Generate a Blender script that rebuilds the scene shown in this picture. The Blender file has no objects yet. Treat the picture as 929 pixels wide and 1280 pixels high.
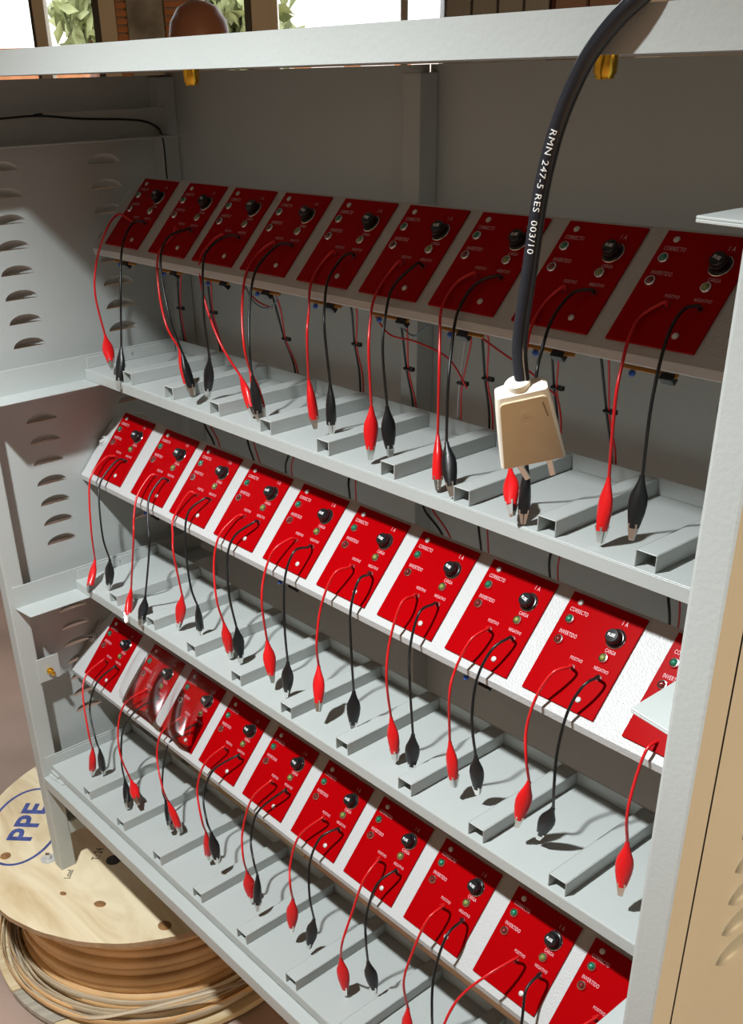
import bpy, bmesh, math, random
from mathutils import Vector, Matrix, Euler
random.seed(7)
scene = bpy.context.scene
COL = scene.collection
PI = math.pi

# ---------------------------------------------------------------- camera
CAM = Vector((1.2755, -0.7000, 0.1899))
R = ((0.646967791, 0.762092425, -0.025452178),      # camera right
     (0.355183671, -0.330729100, -0.874335646),     # camera down
     (-0.674742348, 0.556626804, -0.484653861))     # camera forward
FPX = 1301.753
cd = bpy.data.cameras.new('camera')
cam = bpy.data.objects.new('camera', cd)
COL.objects.link(cam)
rx, dn, fw = (Vector(r) for r in R)
rx = Vector((R[0][0], R[0][1], R[0][2])); dn = Vector(R[1]); fw = Vector(R[2])
E_R = Matrix((R[0], R[1], R[2]))   # rows map world to camera
m = Matrix.Identity(4)
for i in range(3):
    m[i][0] = R[0][i]; m[i][1] = -R[1][i]; m[i][2] = -R[2][i]; m[i][3] = CAM[i]
cam.matrix_world = m
cd.sensor_fit = 'HORIZONTAL'; cd.sensor_width = 36.0
cd.lens = FPX / 929 * 36.0
cd.shift_x = 0.0495; cd.shift_y = 0.1816
cd.clip_start = 0.02; cd.clip_end = 200
scene.camera = cam

# ---------------------------------------------------------------- world, lamps, exposure
w = bpy.data.worlds.new('world'); scene.world = w; w.use_nodes = True
bg = w.node_tree.nodes['Background']
bg.inputs[0].default_value = (0.93, 0.97, 1.0, 1); bg.inputs[1].default_value = 3.4
scene.view_settings.view_transform = 'Standard'
scene.view_settings.look = 'None'
scene.view_settings.gamma = 1
scene.view_settings.use_curve_mapping = False
scene.view_settings.exposure = 0.0

LAMP = Vector((0.55, -0.75, 0.79))
def light(name, kind, loc, energy, color, size=None, target=None, size_y=None):
    l = bpy.data.lights.new(name, kind); l.energy = energy; l.color = color
    o = bpy.data.objects.new(name, l); COL.objects.link(o); o.location = loc
    if kind == 'POINT': l.shadow_soft_size = size
    if kind == 'AREA':
        l.shape = 'RECTANGLE'; l.size = size; l.size_y = size_y or size
    if target is not None:
        o.rotation_euler = (Vector(target) - Vector(loc)).to_track_quat('-Z', 'Y').to_euler()
    return o
wl = light('work_light', 'SPOT', LAMP, 131.0, (0.93, 0.985, 1.0), None, LAMP + Vector((0.0, -0.45, -1.0)))
wl.data.shadow_soft_size = 0.028; wl.data.spot_size = math.radians(156); wl.data.spot_blend = 0.5
# warm lamplight coming from the right of the cabinet
light('side_light', 'AREA', (3.3, 0.25, 0.30), 60.0, (1.0, 0.72, 0.42), 1.3, (0.7, 0.0, -0.4))
light('room_fill', 'AREA', (0.1, -2.6, 1.2), 1.1, (1.0, 0.66, 0.38), 2.2, (0.5, 0.0, -0.5))  # added warm fill from the front side

# ---------------------------------------------------------------- materials
def mat(name, color, rough=0.5, metal=0.0, bump=0.0, bscale=200.0, var=0.0, vscale=8.0, spec=None,
        alpha=None, emit=None, trans=None, coat=None, detail=3):
    mt = bpy.data.materials.new(name); mt.use_nodes = True
    nt = mt.node_tree; b = nt.nodes['Principled BSDF']
    b.inputs['Base Color'].default_value = (*color, 1)
    b.inputs['Roughness'].default_value = rough
    b.inputs['Metallic'].default_value = metal
    if spec is not None: b.inputs['Specular IOR Level'].default_value = spec
    if alpha is not None: b.inputs['Alpha'].default_value = alpha
    if trans is not None: b.inputs['Transmission Weight'].default_value = trans
    if coat is not None:
        b.inputs['Coat Weight'].default_value = coat; b.inputs['Coat Roughness'].default_value = 0.08
    if emit is not None:
        b.inputs['Emission Color'].default_value = (*color, 1); b.inputs['Emission Strength'].default_value = emit
    tc = nt.nodes.new('ShaderNodeTexCoord')
    if bump:
        n = nt.nodes.new('ShaderNodeTexNoise'); n.inputs['Scale'].default_value = bscale
        n.inputs['Detail'].default_value = detail
        nt.links.new(tc.outputs['Object'], n.inputs['Vector'])
        bp = nt.nodes.new('ShaderNodeBump'); bp.inputs['Strength'].default_value = bump
        bp.inputs['Distance'].default_value = 0.002
        nt.links.new(n.outputs['Fac'], bp.inputs['Height']); nt.links.new(bp.outputs['Normal'], b.inputs['Normal'])
    if var:
        n = nt.nodes.new('ShaderNodeTexNoise'); n.inputs['Scale'].default_value = vscale
        n.inputs['Detail'].default_value = 5
        nt.links.new(tc.outputs['Object'], n.inputs['Vector'])
        cr = nt.nodes.new('ShaderNodeValToRGB')
        cr.color_ramp.elements[0].position = 0.3; cr.color_ramp.elements[1].position = 0.7
        cr.color_ramp.elements[0].color = (*[c * (1 - var) for c in color], 1)
        cr.color_ramp.elements[1].color = (*[min(1, c * (1 + var * .6)) for c in color], 1)
        nt.links.new(n.outputs['Fac'], cr.inputs['Fac']); nt.links.new(cr.outputs['Color'], b.inputs['Base Color'])
    return mt

GREY = mat('grey_powder_coat', (0.455, 0.48, 0.465), 0.38, bump=0.12, bscale=260, var=0.05, vscale=5)
WHITEC = mat('white_textured_coat', (0.50, 0.50, 0.495), 0.36, bump=0.28, bscale=560, detail=2)
RED = mat('red_faceplate', (0.35, 0.0004, 0.002), 0.24, spec=0.06, bump=0.03, bscale=60)
DARKEDGE = mat('dark_red_edge', (0.22, 0.002, 0.006), 0.5)
INK = mat('pale_print', (0.70, 0.40, 0.43), 0.5)
WHITEINK = mat('white_print', (0.85, 0.85, 0.85), 0.5)
BLACKP = mat('black_plastic', (0.012, 0.012, 0.013), 0.22)
BLACKR = mat('black_rubber_wire', (0.006, 0.007, 0.007), 0.38)
BOOTB = mat('black_vinyl', (0.007, 0.008, 0.009), 0.38, bump=0.1, bscale=300)
REDR = mat('red_wire', (0.62, 0.010, 0.012), 0.30)
BOOTR = mat('red_vinyl', (0.66, 0.008, 0.010), 0.30, bump=0.1, bscale=300)
STEEL = mat('nickel_steel', (0.72, 0.71, 0.68), 0.28, metal=1.0)
ZINC = mat('zinc_screw', (0.66, 0.66, 0.64), 0.35, metal=0.25)
CHROME = mat('chrome', (0.82, 0.82, 0.82), 0.12, metal=1.0)
BRASS = mat('brass', (0.85, 0.52, 0.06), 0.25, metal=1.0)
LGREEN = mat('green_lens', (0.01, 0.17, 0.09), 0.15, coat=1.0)
LRED = mat('dark_red_lens', (0.16, 0.012, 0.012), 0.15, coat=1.0)
LYEL = mat('yellow_green_lens', (0.21, 0.25, 0.06), 0.15, coat=1.0)
PCBM = mat('tan_board', (0.45, 0.20, 0.03), 0.5, bump=0.2, bscale=400)
BLUEC = mat('blue_capacitor', (0.03, 0.12, 0.55), 0.3)
BLUEW = mat('blue_grey_wire', (0.16, 0.27, 0.34), 0.4)
GREYW = mat('grey_wire', (0.42, 0.38, 0.38), 0.4)
CABLE = mat('black_power_cable', (0.016, 0.018, 0.024), 0.18, bump=0.15, bscale=120)
PLUGW = mat('cream_plastic', (0.80, 0.76, 0.66), 0.30, coat=0.2)
PLUGF = mat('warm_lit_cream_plastic', (0.58, 0.47, 0.32), 0.40, var=0.06, vscale=60)  # plug face: warm light on the cream plastic put into the base colour
FLOORM = mat('dusty_concrete', (0.50, 0.37, 0.31), 0.85, bump=0.4, bscale=30, var=0.25, vscale=3)
PLASTER = mat('cream_plaster', (0.55, 0.47, 0.36), 0.9, bump=0.3, bscale=20, var=0.15)
GPLASTER = mat('peeling_grey_render', (0.30, 0.29, 0.26), 0.9, bump=0.5, bscale=14, var=0.5, vscale=9)
BRICK = mat('orange_brick', (0.42, 0.17, 0.07), 0.9, bump=0.5, bscale=60, var=0.25, vscale=5)
MORTAR = mat('mortar', (0.42, 0.37, 0.30), 0.95)
FRAMEC = mat('cream_frame_paint', (0.52, 0.46, 0.34), 0.5)
FRAMED = mat('dark_frame', (0.045, 0.042, 0.038), 0.5)
CEILM = mat('ceiling_boards', (0.35, 0.30, 0.25), 0.9)
CUPB = mat('dark_grey_metal', (0.12, 0.115, 0.11), 0.4, var=0.2, vscale=6)
WOODB = mat('red_brown_wood', (0.16, 0.065, 0.035), 0.5, var=0.3, vscale=7)
PAPER = mat('white_paper', (0.85, 0.85, 0.85), 0.6)
SKIN = mat('brown_skin', (0.20, 0.085, 0.055), 0.45)
SHIRT = mat('dark_blue_cloth', (0.03, 0.04, 0.08), 0.9)
TROUS = mat('dark_grey_cloth', (0.03, 0.03, 0.03), 0.9)
LEAF = mat('leaves', (0.30, 0.33, 0.15), 0.7, var=0.4, vscale=6)
ROOFW = mat('white_roof_sheet', (0.85, 0.85, 0.82), 0.6)
GROUND = mat('outdoor_ground', (0.5, 0.45, 0.38), 0.9)
GLASS = mat('window_glass', (1, 1, 1), 0.02, trans=1.0)
GLASS.node_tree.nodes['Principled BSDF'].inputs['IOR'].default_value = 1.02

def wood(name, c0, c1, scale=(1.2, 14, 1.2), rough=0.6, dist=1.5):
    mt = bpy.data.materials.new(name); mt.use_nodes = True; nt = mt.node_tree
    b = nt.nodes['Principled BSDF']; b.inputs['Roughness'].default_value = rough
    tc = nt.nodes.new('ShaderNodeTexCoord'); mp = nt.nodes.new('ShaderNodeMapping')
    mp.inputs['Scale'].default_value = scale; mp.inputs['Rotation'].default_value = (0, 0, 0.9)
    n = nt.nodes.new('ShaderNodeTexNoise'); n.inputs['Scale'].default_value = 2.2
    n.inputs['Detail'].default_value = 7; n.inputs['Distortion'].default_value = dist
    cr = nt.nodes.new('ShaderNodeValToRGB')
    cr.color_ramp.elements[0].position = 0.30; cr.color_ramp.elements[1].position = 0.62
    cr.color_ramp.elements[0].color = (*c0, 1); cr.color_ramp.elements[1].color = (*c1, 1)
    nt.links.new(tc.outputs['Object'], mp.inputs[0]); nt.links.new(mp.outputs[0], n.inputs['Vector'])
    nt.links.new(n.outputs['Fac'], cr.inputs['Fac']); nt.links.new(cr.outputs['Color'], b.inputs['Base Color'])
    bp = nt.nodes.new('ShaderNodeBump'); bp.inputs['Strength'].default_value = 0.15; bp.inputs['Distance'].default_value = 0.002
    nt.links.new(n.outputs['Fac'], bp.inputs['Height']); nt.links.new(bp.outputs['Normal'], b.inputs['Normal'])
    return mt
PLY = wood('pale_plywood', (0.66, 0.49, 0.27), (0.90, 0.77, 0.53), (1.5, 5, 1.5), dist=2.5)
PLYEDGE = wood('plywood_edge', (0.30, 0.18, 0.09), (0.45, 0.30, 0.17))
PINE = wood('pale_pine', (0.62, 0.46, 0.24), (0.80, 0.68, 0.46), (1, 20, 1))
PINEG = wood('weathered_pine', (0.30, 0.28, 0.24), (0.52, 0.48, 0.40), (1, 20, 1))
KNOT = mat('wood_knot', (0.33, 0.16, 0.06), 0.6, var=0.4, vscale=60)
BAND = mat('tan_banding', (0.78, 0.50, 0.24), 0.5, var=0.25, vscale=10)
BANDL = mat('pale_banding', (0.60, 0.50, 0.36), 0.5, var=0.2, vscale=12)
BLUEINK = mat('blue_stencil_ink', (0.07, 0.10, 0.33), 0.7, var=0.4, vscale=60)
BLACKINK = mat('black_marker', (0.02, 0.02, 0.02), 0.7)
FILM = bpy.data.materials.new('clear_film'); FILM.use_nodes = True
_n = FILM.node_tree; _n.nodes.clear()
_o = _n.nodes.new('ShaderNodeOutputMaterial'); _m = _n.nodes.new('ShaderNodeMixShader'); _t = _n.nodes.new('ShaderNodeBsdfTransparent')
_g = _n.nodes.new('ShaderNodeBsdfGlossy'); _g.inputs['Roughness'].default_value = 0.21; _g.inputs['Color'].default_value = (1, 1, 1, 1)
_t.inputs['Color'].default_value = (0.95, 0.95, 0.95, 1); _f = _n.nodes.new('ShaderNodeFresnel'); _f.inputs['IOR'].default_value = 1.6
_n.links.new(_f.outputs[0], _m.inputs[0]); _n.links.new(_t.outputs[0], _m.inputs[1]); _n.links.new(_g.outputs[0], _m.inputs[2]); _n.links.new(_m.outputs[0], _o.inputs[0])

# ---------------------------------------------------------------- helpers
class MB:
    def __init__(s): s.v = []; s.f = []
    def add(s, vs, fs):
        o = len(s.v); s.v += [tuple(v) for v in vs]; s.f += [tuple(i + o for i in f) for f in fs]; return s
    def box(s, x0, x1, y0, y1, z0, z1):
        return s.add([(x0,y0,z0),(x1,y0,z0),(x1,y1,z0),(x0,y1,z0),(x0,y0,z1),(x1,y0,z1),(x1,y1,z1),(x0,y1,z1)],
                     [(3,2,1,0),(4,5,6,7),(0,1,5,4),(1,2,6,5),(2,3,7,6),(3,0,4,7)])
    def prism(s, poly, z0, z1):
        n = len(poly)
        return s.add([(x, y, z0) for x, y in poly] + [(x, y, z1) for x, y in poly],
                     [tuple(range(n))[::-1], tuple(range(n, 2*n))] + [(i, (i+1) % n, (i+1) % n + n, i + n) for i in range(n)])
    def lathe(s, prof, n=16, cap=True):
        o = len(s.v)
        for r, z in prof:
            for i in range(n):
                a = 2*PI*i/n; s.v.append((r*math.cos(a), r*math.sin(a), z))
        for j in range(len(prof)-1):
            for i in range(n):
                k = (i+1) % n
                s.f.append((o+j*n+i, o+j*n+k, o+(j+1)*n+k, o+(j+1)*n+i))
        if cap:
            s.f.append(tuple(o+i for i in range(n))[::-1]); s.f.append(tuple(o+(len(prof)-1)*n+i for i in range(n)))
        return s
    def xf(s, M):
        s.v = [tuple(M @ Vector(v)) for v in s.v]; return s
    def tube(s, pts, r, n=8, closed=False, flat=None):
        P = [Vector(p) for p in pts]; N = len(P); up = None; o = len(s.v)
        for i in range(N):
            a = P[(i-1) % N] if (closed or i) else P[0]; b = P[(i+1) % N] if (closed or i < N-1) else P[-1]
            t = (b - a).normalized()
            if up is None:
                up = Vector((0, 0, 1)) if abs(t.z) < .9 else Vector((1, 0, 0))
            up = (up - t*up.dot(t)).normalized(); sd = t.cross(up)
            ri = r[i] if isinstance(r, (list, tuple)) else r
            for j in range(n):
                q = 2*PI*j/n
                cu, cs = math.cos(q)*ri, math.sin(q)*ri
                if flat: cu *= flat
                s.v.append(tuple(P[i] + up*cu + sd*cs))
        for i in range(N if closed else N-1):
            for j in range(n):
                k = (j+1) % n; i2 = (i+1) % N
                s.f.append((o+i*n+j, o+i*n+k, o+i2*n+k, o+i2*n+j))
        if not closed:
            s.f.append(tuple(o+j for j in range(n))[::-1]); s.f.append(tuple(o+(N-1)*n+j for j in range(n)))
        return s
    def mesh(s, name, m, smooth=False, bevel=0.0, seg=1):
        me = bpy.data.meshes.new(name); me.from_pydata(s.v, [], s.f)
        bm = bmesh.new(); bm.from_mesh(me)
        bmesh.ops.recalc_face_normals(bm, faces=bm.faces)
        if bevel:
            es = [e for e in bm.edges if len(e.link_faces) == 2 and e.calc_face_angle(0) > 0.6]
            bmesh.ops.bevel(bm, geom=es, offset=bevel, segments=seg, affect='EDGES', profile=0.7)
        bm.to_mesh(me); bm.free()
        if smooth:
            for p in me.polygons: p.use_smooth = True
            if smooth != 'all':
                try: me.set_sharp_from_angle(angle=0.75)
                except Exception: pass
        if m is not None: me.materials.append(m)
        return me
def link(name, me, parent=None, loc=None, rot=None):
    o = bpy.data.objects.new(name, me); COL.objects.link(o)
    if parent is not None: o.parent = parent
    if loc is not None: o.location = loc
    if rot is not None: o.rotation_euler = rot
    return o
def build(name, mb, m, parent=None, smooth=False, bevel=0.0, loc=None, rot=None, seg=1):
    return link(name, mb.mesh(name, m, smooth, bevel, seg), parent, loc, rot)
def tag(o, label=None, cat=None, group=None, kind=None):
    if label: o['label'] = label
    if cat: o['category'] = cat
    if group: o['group'] = group
    if kind: o['kind'] = kind
    return o
def empty(name, loc=(0, 0, 0), rot=(0, 0, 0)):
    o = bpy.data.objects.new(name, None); COL.objects.link(o); o.location = loc; o.rotation_euler = rot
    o.empty_display_size = 0.02
    return o
def spline(pts, n=6):
    P = [Vector(p) for p in pts]; out = []
    for i in range(len(P)-1):
        p0 = P[max(i-1, 0)]; p1 = P[i]; p2 = P[i+1]; p3 = P[min(i+2, len(P)-1)]
        for j in range(n):
            t = j/n
            out.append(0.5*((2*p1) + (-p0+p2)*t + (2*p0-5*p1+4*p2-p3)*t*t + (-p0+3*p1-3*p2+p3)*t**3))
    out.append(P[-1]); return out
def text_mesh(body, size, m, xs=0.8, extrude=0.0, align='CENTER', space=1.05, bold=0.0):
    c = bpy.data.curves.new('lettering', 'FONT'); c.body = body; c.size = size; c.align_x = align; c.align_y = 'CENTER'
    c.space_character = space; c.extrude = extrude; c.offset = bold; c.resolution_u = 3
    o = bpy.data.objects.new('tmp', c); COL.objects.link(o)
    dg = bpy.context.evaluated_depsgraph_get(); dg.update()
    me = bpy.data.meshes.new_from_object(o.evaluated_get(dg))
    bpy.data.objects.remove(o)
    me.transform(Matrix.Diagonal((xs, 1, 1, 1)))
    me.materials.clear(); me.materials.append(m); return me
def ORD(i):
    return ['leftmost', 'second from the left', 'third from the left', 'fourth from the left', 'fifth from the left',
            'sixth from the left', 'seventh from the left', 'eighth from the left', 'ninth from the left', 'rightmost'][i]
STN_ROT, RA_, RB_, RR_ = 2.36, .105, .062, 2.45
# ---------------------------------------------------------------- cabinet dimensions
XL, XR = -0.047, 0.996          # inner faces of the posts
PW = 0.023                      # post width
YF, YB = -0.208, 0.146          # front plane, back wall
WL, WR = XL - PW, XR + PW       # outer faces of the posts
FLOORZ = [-0.160, -0.459, -0.751]
TRAYY = [(-0.0410, 0.108), (-0.1034, 0.040), (-0.1915, -0.046)]
RAILB = [0.119, -0.1760, -0.4750, -0.7671]
STRIPY = [0.0, -0.0546, -0.1183]
STRIPZ = [0.0, -0.3051, -0.6064]
STRIPD = [(0.0708, 0.0722), (0.0668, 0.0741), (0.0639, 0.0729)]
SPOOLZ = -0.957

# ---------------------------------------------------------------- room, rotated to face the view
BT = Vector((0.67, 0.741, 0)).normalized(); BN = Vector((-0.741, 0.67, 0)).normalized()
BO = Vector((CAM.x, CAM.y, 0))
ang = math.atan2(BT.y, BT.x)
GZ, CZ = -1.182, 1.95
def room(name, mb, m, kind='structure', **k):
    o = build(name, mb, m, loc=BO, rot=(0, 0, ang), **k)
    if kind: o['kind'] = kind
    return o
T0, T1, N0, N1 = -3.6, 3.6, -3.2, 5.0
room('floor', MB().box(T0-.2, T1+.2, N0-.2, N1+.2, GZ-.05, GZ), FLOORM)
room('ceiling', MB().box(T0-.2, T1+.2, N0-.2, N1+.2, CZ, CZ+.05), CEILM)
room('wall_left', MB().box(T0-.2, T0, N0, N1, GZ, CZ), PLASTER)
room('wall_right', MB().box(T1, T1+.2, N0, N1, GZ, CZ), PLASTER)
room('wall_front', MB().box(T0, T1, N0-.2, N0, GZ, CZ), PLASTER)
SILL, HEAD = -0.15, 1.25
wb = MB().box(T0, T1, N1, N1+.15, GZ, SILL).box(T0, T1, N1, N1+.15, HEAD, CZ)
wb.box(-3.6, -1.93, N1, N1+.15, SILL, HEAD).box(0.98, 3.6, N1, N1+.15, SILL, HEAD)
room('wall_back', wb, PLASTER)
# grey rendered pier between two windows, with brick edges
pier = room('wall_pier', MB().box(-1.006, -0.857, N1-.02, N1+.15, SILL, HEAD), GPLASTER)
room('trim_1', MB().box(-1.056, -1.006, N1+.01, N1+.15, SILL, HEAD).box(-0.857, -0.745, N1+.01, N1+.15, SILL, HEAD), MORTAR)
brick = MB().box(-.0225, .0225, -.02, .02, -.011, .011).mesh('brick', BRICK, bevel=.002)
brick2 = MB().box(-.052, .052, -.02, .02, -.011, .011).mesh('brick', BRICK, bevel=.002)
for i in range(26):
    z = SILL + 0.2 + i*0.028
    link('brick', brick, pier, (-1.031, N1+.005, z)); link('brick', brick2, pier, (-0.800, N1+.005, z))
def window(n, x0, x1, frame_mat, mull=()):
    f = MB(); t = .03
    f.box(x0, x0+t, N1, N1+.08, SILL, HEAD).box(x1-t, x1, N1, N1+.08, SILL, HEAD)
    f.box(x0, x1, N1, N1+.08, SILL, SILL+t).box(x0, x1, N1, N1+.08, HEAD-t, HEAD)
    for a, b in mull: f.box(a, b, N1+.02, N1+.06, SILL, HEAD)
    o = room('window_%d' % n, f, frame_mat)
    g = build('pane', MB().box(x0+t, x1-t, N1+.038, N1+.042, SILL+t, HEAD-t), GLASS, o)
    return o
w1 = window(1, -1.93, -1.123, FRAMED, [(-1.420, -1.404)])
build('window_stile', MB().box(-1.404, -1.356, N1+.01, N1+.07, SILL, HEAD), FRAMEC, w1)
room('trim_2', MB().box(-1.123, -1.056, N1-.01, N1+.15, SILL, HEAD), FRAMEC)
w2 = window(2, -0.745, -0.493, FRAMED)
room('trim_3', MB().box(-0.493, -0.417, N1-.01, N1+.15, SILL, HEAD), FRAMEC)
w3 = window(3, -0.417, 0.98, FRAMEC, [(0.12, 0.15)])
# outside
def outside(name, mb, m, **k):
    return build(name, mb, m, loc=BO, rot=(0, 0, ang), **k)
room('ground_outside', MB().box(-16, 12, N1+.3, 40, GZ-.1, GZ-.05), GROUND)
hs = empty('neighbouring_house', BO, (0, 0, ang))
tag(hs, 'low house with a white sheet roof seen through the leftmost window', 'house')
build('house_wall', MB().box(-9, -3.2, 13, 16, GZ-.05, 0.52), BRICK, hs)
r_ = MB().add([(-9.3,12.8,.52),(-2.95,12.8,.52),(-3.5,14.5,.98),(-9.3,14.5,.98),(-9.3,12.8,.48),(-2.95,12.8,.48),(-3.5,14.5,.92),(-9.3,14.5,.92)],
              [(0,1,2,3),(7,6,5,4),(0,4,5,1),(1,5,6,2),(2,6,7,3),(3,7,4,0)])
build('roof', r_, ROOFW, hs)
hs2 = empty('distant_shed', BO, (0, 0, ang))
tag(hs2, 'distant pale shed with a low brick wall seen through the bright middle window', 'shed')
build('shed_wall', MB().box(-2.4, 2.4, 15, 18, GZ-.05, 0.34), ROOFW, hs2)
for i in range(7): build('brick_pier', MB().box(-2.2+i*.62, -2.0+i*.62, 14.6, 14.9, GZ-.05, .40+.05*(i % 2)), BRICK, hs2)
def tree(name, x, y, z, r, n, label):
    t = empty(name, (0, 0, 0)); t.location = BO; t.rotation_euler = (0, 0, ang)
    tag(t, label, 'tree', 'garden trees outside the windows')
    build('trunk', MB().tube([(x, y, GZ-.05), (x+.05, y, z)], .07, 8), WOODB, t)
    mb = MB()
    for i in range(n):
        a, b_, c = random.gauss(0, r*.45), random.gauss(0, r*.45), random.gauss(0, r*.5)
        q = Euler((random.random()*6, random.random()*6, random.random()*6)).to_matrix()
        s = .05 + random.random()*.06
        vs = [Vector((x+a, y+b_, z+c)) + q @ Vector(v)*s for v in ((-1,0,0),(0,-.5,.1),(1,0,0),(0,.5,.1))]
        mb.add(vs, [(0,1,2,3)])
    o = build('foliage', mb, LEAF, t); o['kind'] = 'stuff'
tree('garden_tree', -0.95, 7.6, .35, .40, 1300, 'sunlit green tree outside behind the person\'s head')
tree('garden_tree', -2.12, 9.0, .62, .22, 420, 'small tree at the right end of the white-roofed house')

# things standing by the far wall
cb = empty('steel_cupboard', BO, (0, 0, ang)); tag(cb, 'dark grey steel cupboard standing behind the cabinet below the far window', 'cupboard')
build('cupboard_body', MB().box(.262, .64, 4.40, 4.70, GZ, .75), CUPB, cb, bevel=.006)
for i in range(4): build('door', MB().box(.268+i*.093, .356+i*.093, 4.385, 4.40, GZ+.1, .73), CUPB, cb, bevel=.003)
wd = empty('wooden_wardrobe', BO, (0, 0, ang)); tag(wd, 'red-brown wooden wardrobe standing to the right of the dark steel cupboard', 'wardrobe')
build('wardrobe_body', MB().box(.645, .90, 4.40, 4.75, GZ, .70), WOODB, wd, bevel=.006)
build('door', MB().box(.655, .768, 4.385, 4.40, GZ+.08, .68), WOODB, wd, bevel=.003); build('door', MB().box(.776, .89, 4.385, 4.40, GZ+.08, .68), WOODB, wd, bevel=.003)
nb = empty('notice_board', BO, (0, 0, ang)); tag(nb, 'white board with a dark printed sheet beside the wooden wardrobe', 'board')
build('board', MB().box(.91, 1.10, 4.60, 4.62, -.1, .75), PAPER, nb); build('dark_sheet', MB().box(.945, 1.0, 4.592, 4.60, .0, .60), GPLASTER, nb)

# person far behind the cabinet
def skin_body(name, verts, edges, radii, m, parent, sub=2):
    me = bpy.data.meshes.new(name); me.from_pydata(verts, edges, []); o = link(name, me, parent)
    o.modifiers.new('skin', 'SKIN')
    for i, r in enumerate(radii): me.skin_vertices[0].data[i].radius = (r, r)
    me.skin_vertices[0].data[0].use_root = True
    s = o.modifiers.new('sub', 'SUBSURF'); s.levels = s.render_levels = sub
    dg = bpy.context.evaluated_depsgraph_get(); dg.update()
    nm = bpy.data.meshes.new_from_object(o.evaluated_get(dg)); bpy.data.objects.remove(o)
    for p in nm.polygons: p.use_smooth = True
    nm.materials.clear(); nm.materials.append(m)
    return link(name, nm, parent)
pp = empty('person', (-1.50, 1.17, GZ), (0, 0, 0.5))
tag(pp, 'person with a shaved brown head standing behind the cabinet', 'person')
PZ = 1.46/1.70
def S(v): return tuple(c*PZ for c in v)
bv = [S(v) for v in [(0,0,.95),(0,0,1.12),(0,0,1.34),(0,0,1.46),(0,0,1.52),(.19,0,1.38),(.24,0,1.12),(.25,-.05,.88),(-.19,0,1.38),(-.24,0,1.12),(-.25,-.05,.88),
      (.1,0,.88),(.1,-.01,.48),(.1,0,.08),(.1,-.14,.04),(-.1,0,.88),(-.1,-.01,.48),(-.1,0,.08),(-.1,-.14,.04)]]
be = [(0,1),(1,2),(2,3),(3,4),(2,5),(5,6),(6,7),(2,8),(8,9),(9,10),(0,11),(11,12),(12,13),(13,14),(0,15),(15,16),(16,17),(17,18)]
skin_body('body', bv, be, [.14,.13,.14,.055,.05,.06,.042,.033,.06,.042,.033,.085,.06,.045,.035,.085,.06,.045,.035], SHIRT, pp)
hd = MB().lathe([(.001,-.125),(.04,-.118),(.062,-.09),(.074,-.04),(.080,.0),(.081,.04),(.074,.08),(.052,.113),(.024,.127),(.001,.13)], 24)
hd.v = [(x, y*1.18, z) for x, y, z in hd.v]
# nose, brow and ears pulled from the same surface
hd.v = [(x, y - (.022*math.exp(-((x/.014)**2) - ((z+.03)/.022)**2) if y < -.05 else 0), z) for x, y, z in hd.v]
head = build('head', hd, SKIN, pp, smooth='all', loc=(0, 0, 1.60*PZ+.044))
for s in (-1, 1): build('ear', MB().lathe([(.001,-.03),(.010,-.02),(.013,0),(.011,.02),(.001,.03)], 8), SKIN, head, smooth='all', loc=(s*.082, .005, -.01))
for s in (-1, 1): build('eye', MB().lathe([(.001,-.009),(.009,0),(.001,.009)], 8), BLACKP, head, smooth='all', loc=(s*.03, -.086, .0))
for s in (-1, 1):
    base = Vector(S((s*.25, -.05, .88)))
    for k in range(4):
        o_ = Vector((0, -.027+.018*k, -.09))
        build('finger', MB().tube([base+Vector((0,-.027+.018*k,-.02)), base+o_*1.0, base+o_+Vector((-s*.012,0,-.055+abs(k-1.5)*.008))], [.010,.009,.007], 6), SKIN, pp, smooth='all')
    build('thumb', MB().tube([base+Vector((0,-.03,-.02)), base+Vector((-s*.01,-.055,-.06)), base+Vector((-s*.02,-.06,-.085))], [.011,.010,.008], 6), SKIN, pp, smooth='all')

# ---------------------------------------------------------------- cabinet
cab = empty('charging_cabinet', (0.47, YF, SPOOLZ))
tag(cab, 'open grey powder-coated steel cabinet with louvred sides holding three stepped shelves', 'cabinet')
CO = Vector((0.47, YF, SPOOLZ))
def cpart(name, mb, m=GREY, parent=None, **k):
    mb.v = [(x-CO.x, y-CO.y, z-CO.z) for x, y, z in mb.v]
    return build(name, mb, m, parent or cab, **k)
TOPZ = 0.1895
PY = YF + 0.0265
for x0, x1 in ((WL, XL), (XR, WR)):
    cpart('post', MB().box(x0, x1, YF, PY, SPOOLZ, TOPZ+.006), bevel=.0022, seg=2)
    cpart('post', MB().box(x0, x1, .119, .1455, SPOOLZ, TOPZ-.002), bevel=.0022, seg=2)
cpart('back_post', MB().box(.4135, .4395, .120, .1455, -.80, TOPZ-.004), bevel=.002, seg=2)
cpart('back_panel', MB().box(WL, .425, YB, YB+.0015, -.88, TOPZ+.0028).box(.428, WR, YB, YB+.0015, -.88, TOPZ+.0028))
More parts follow.
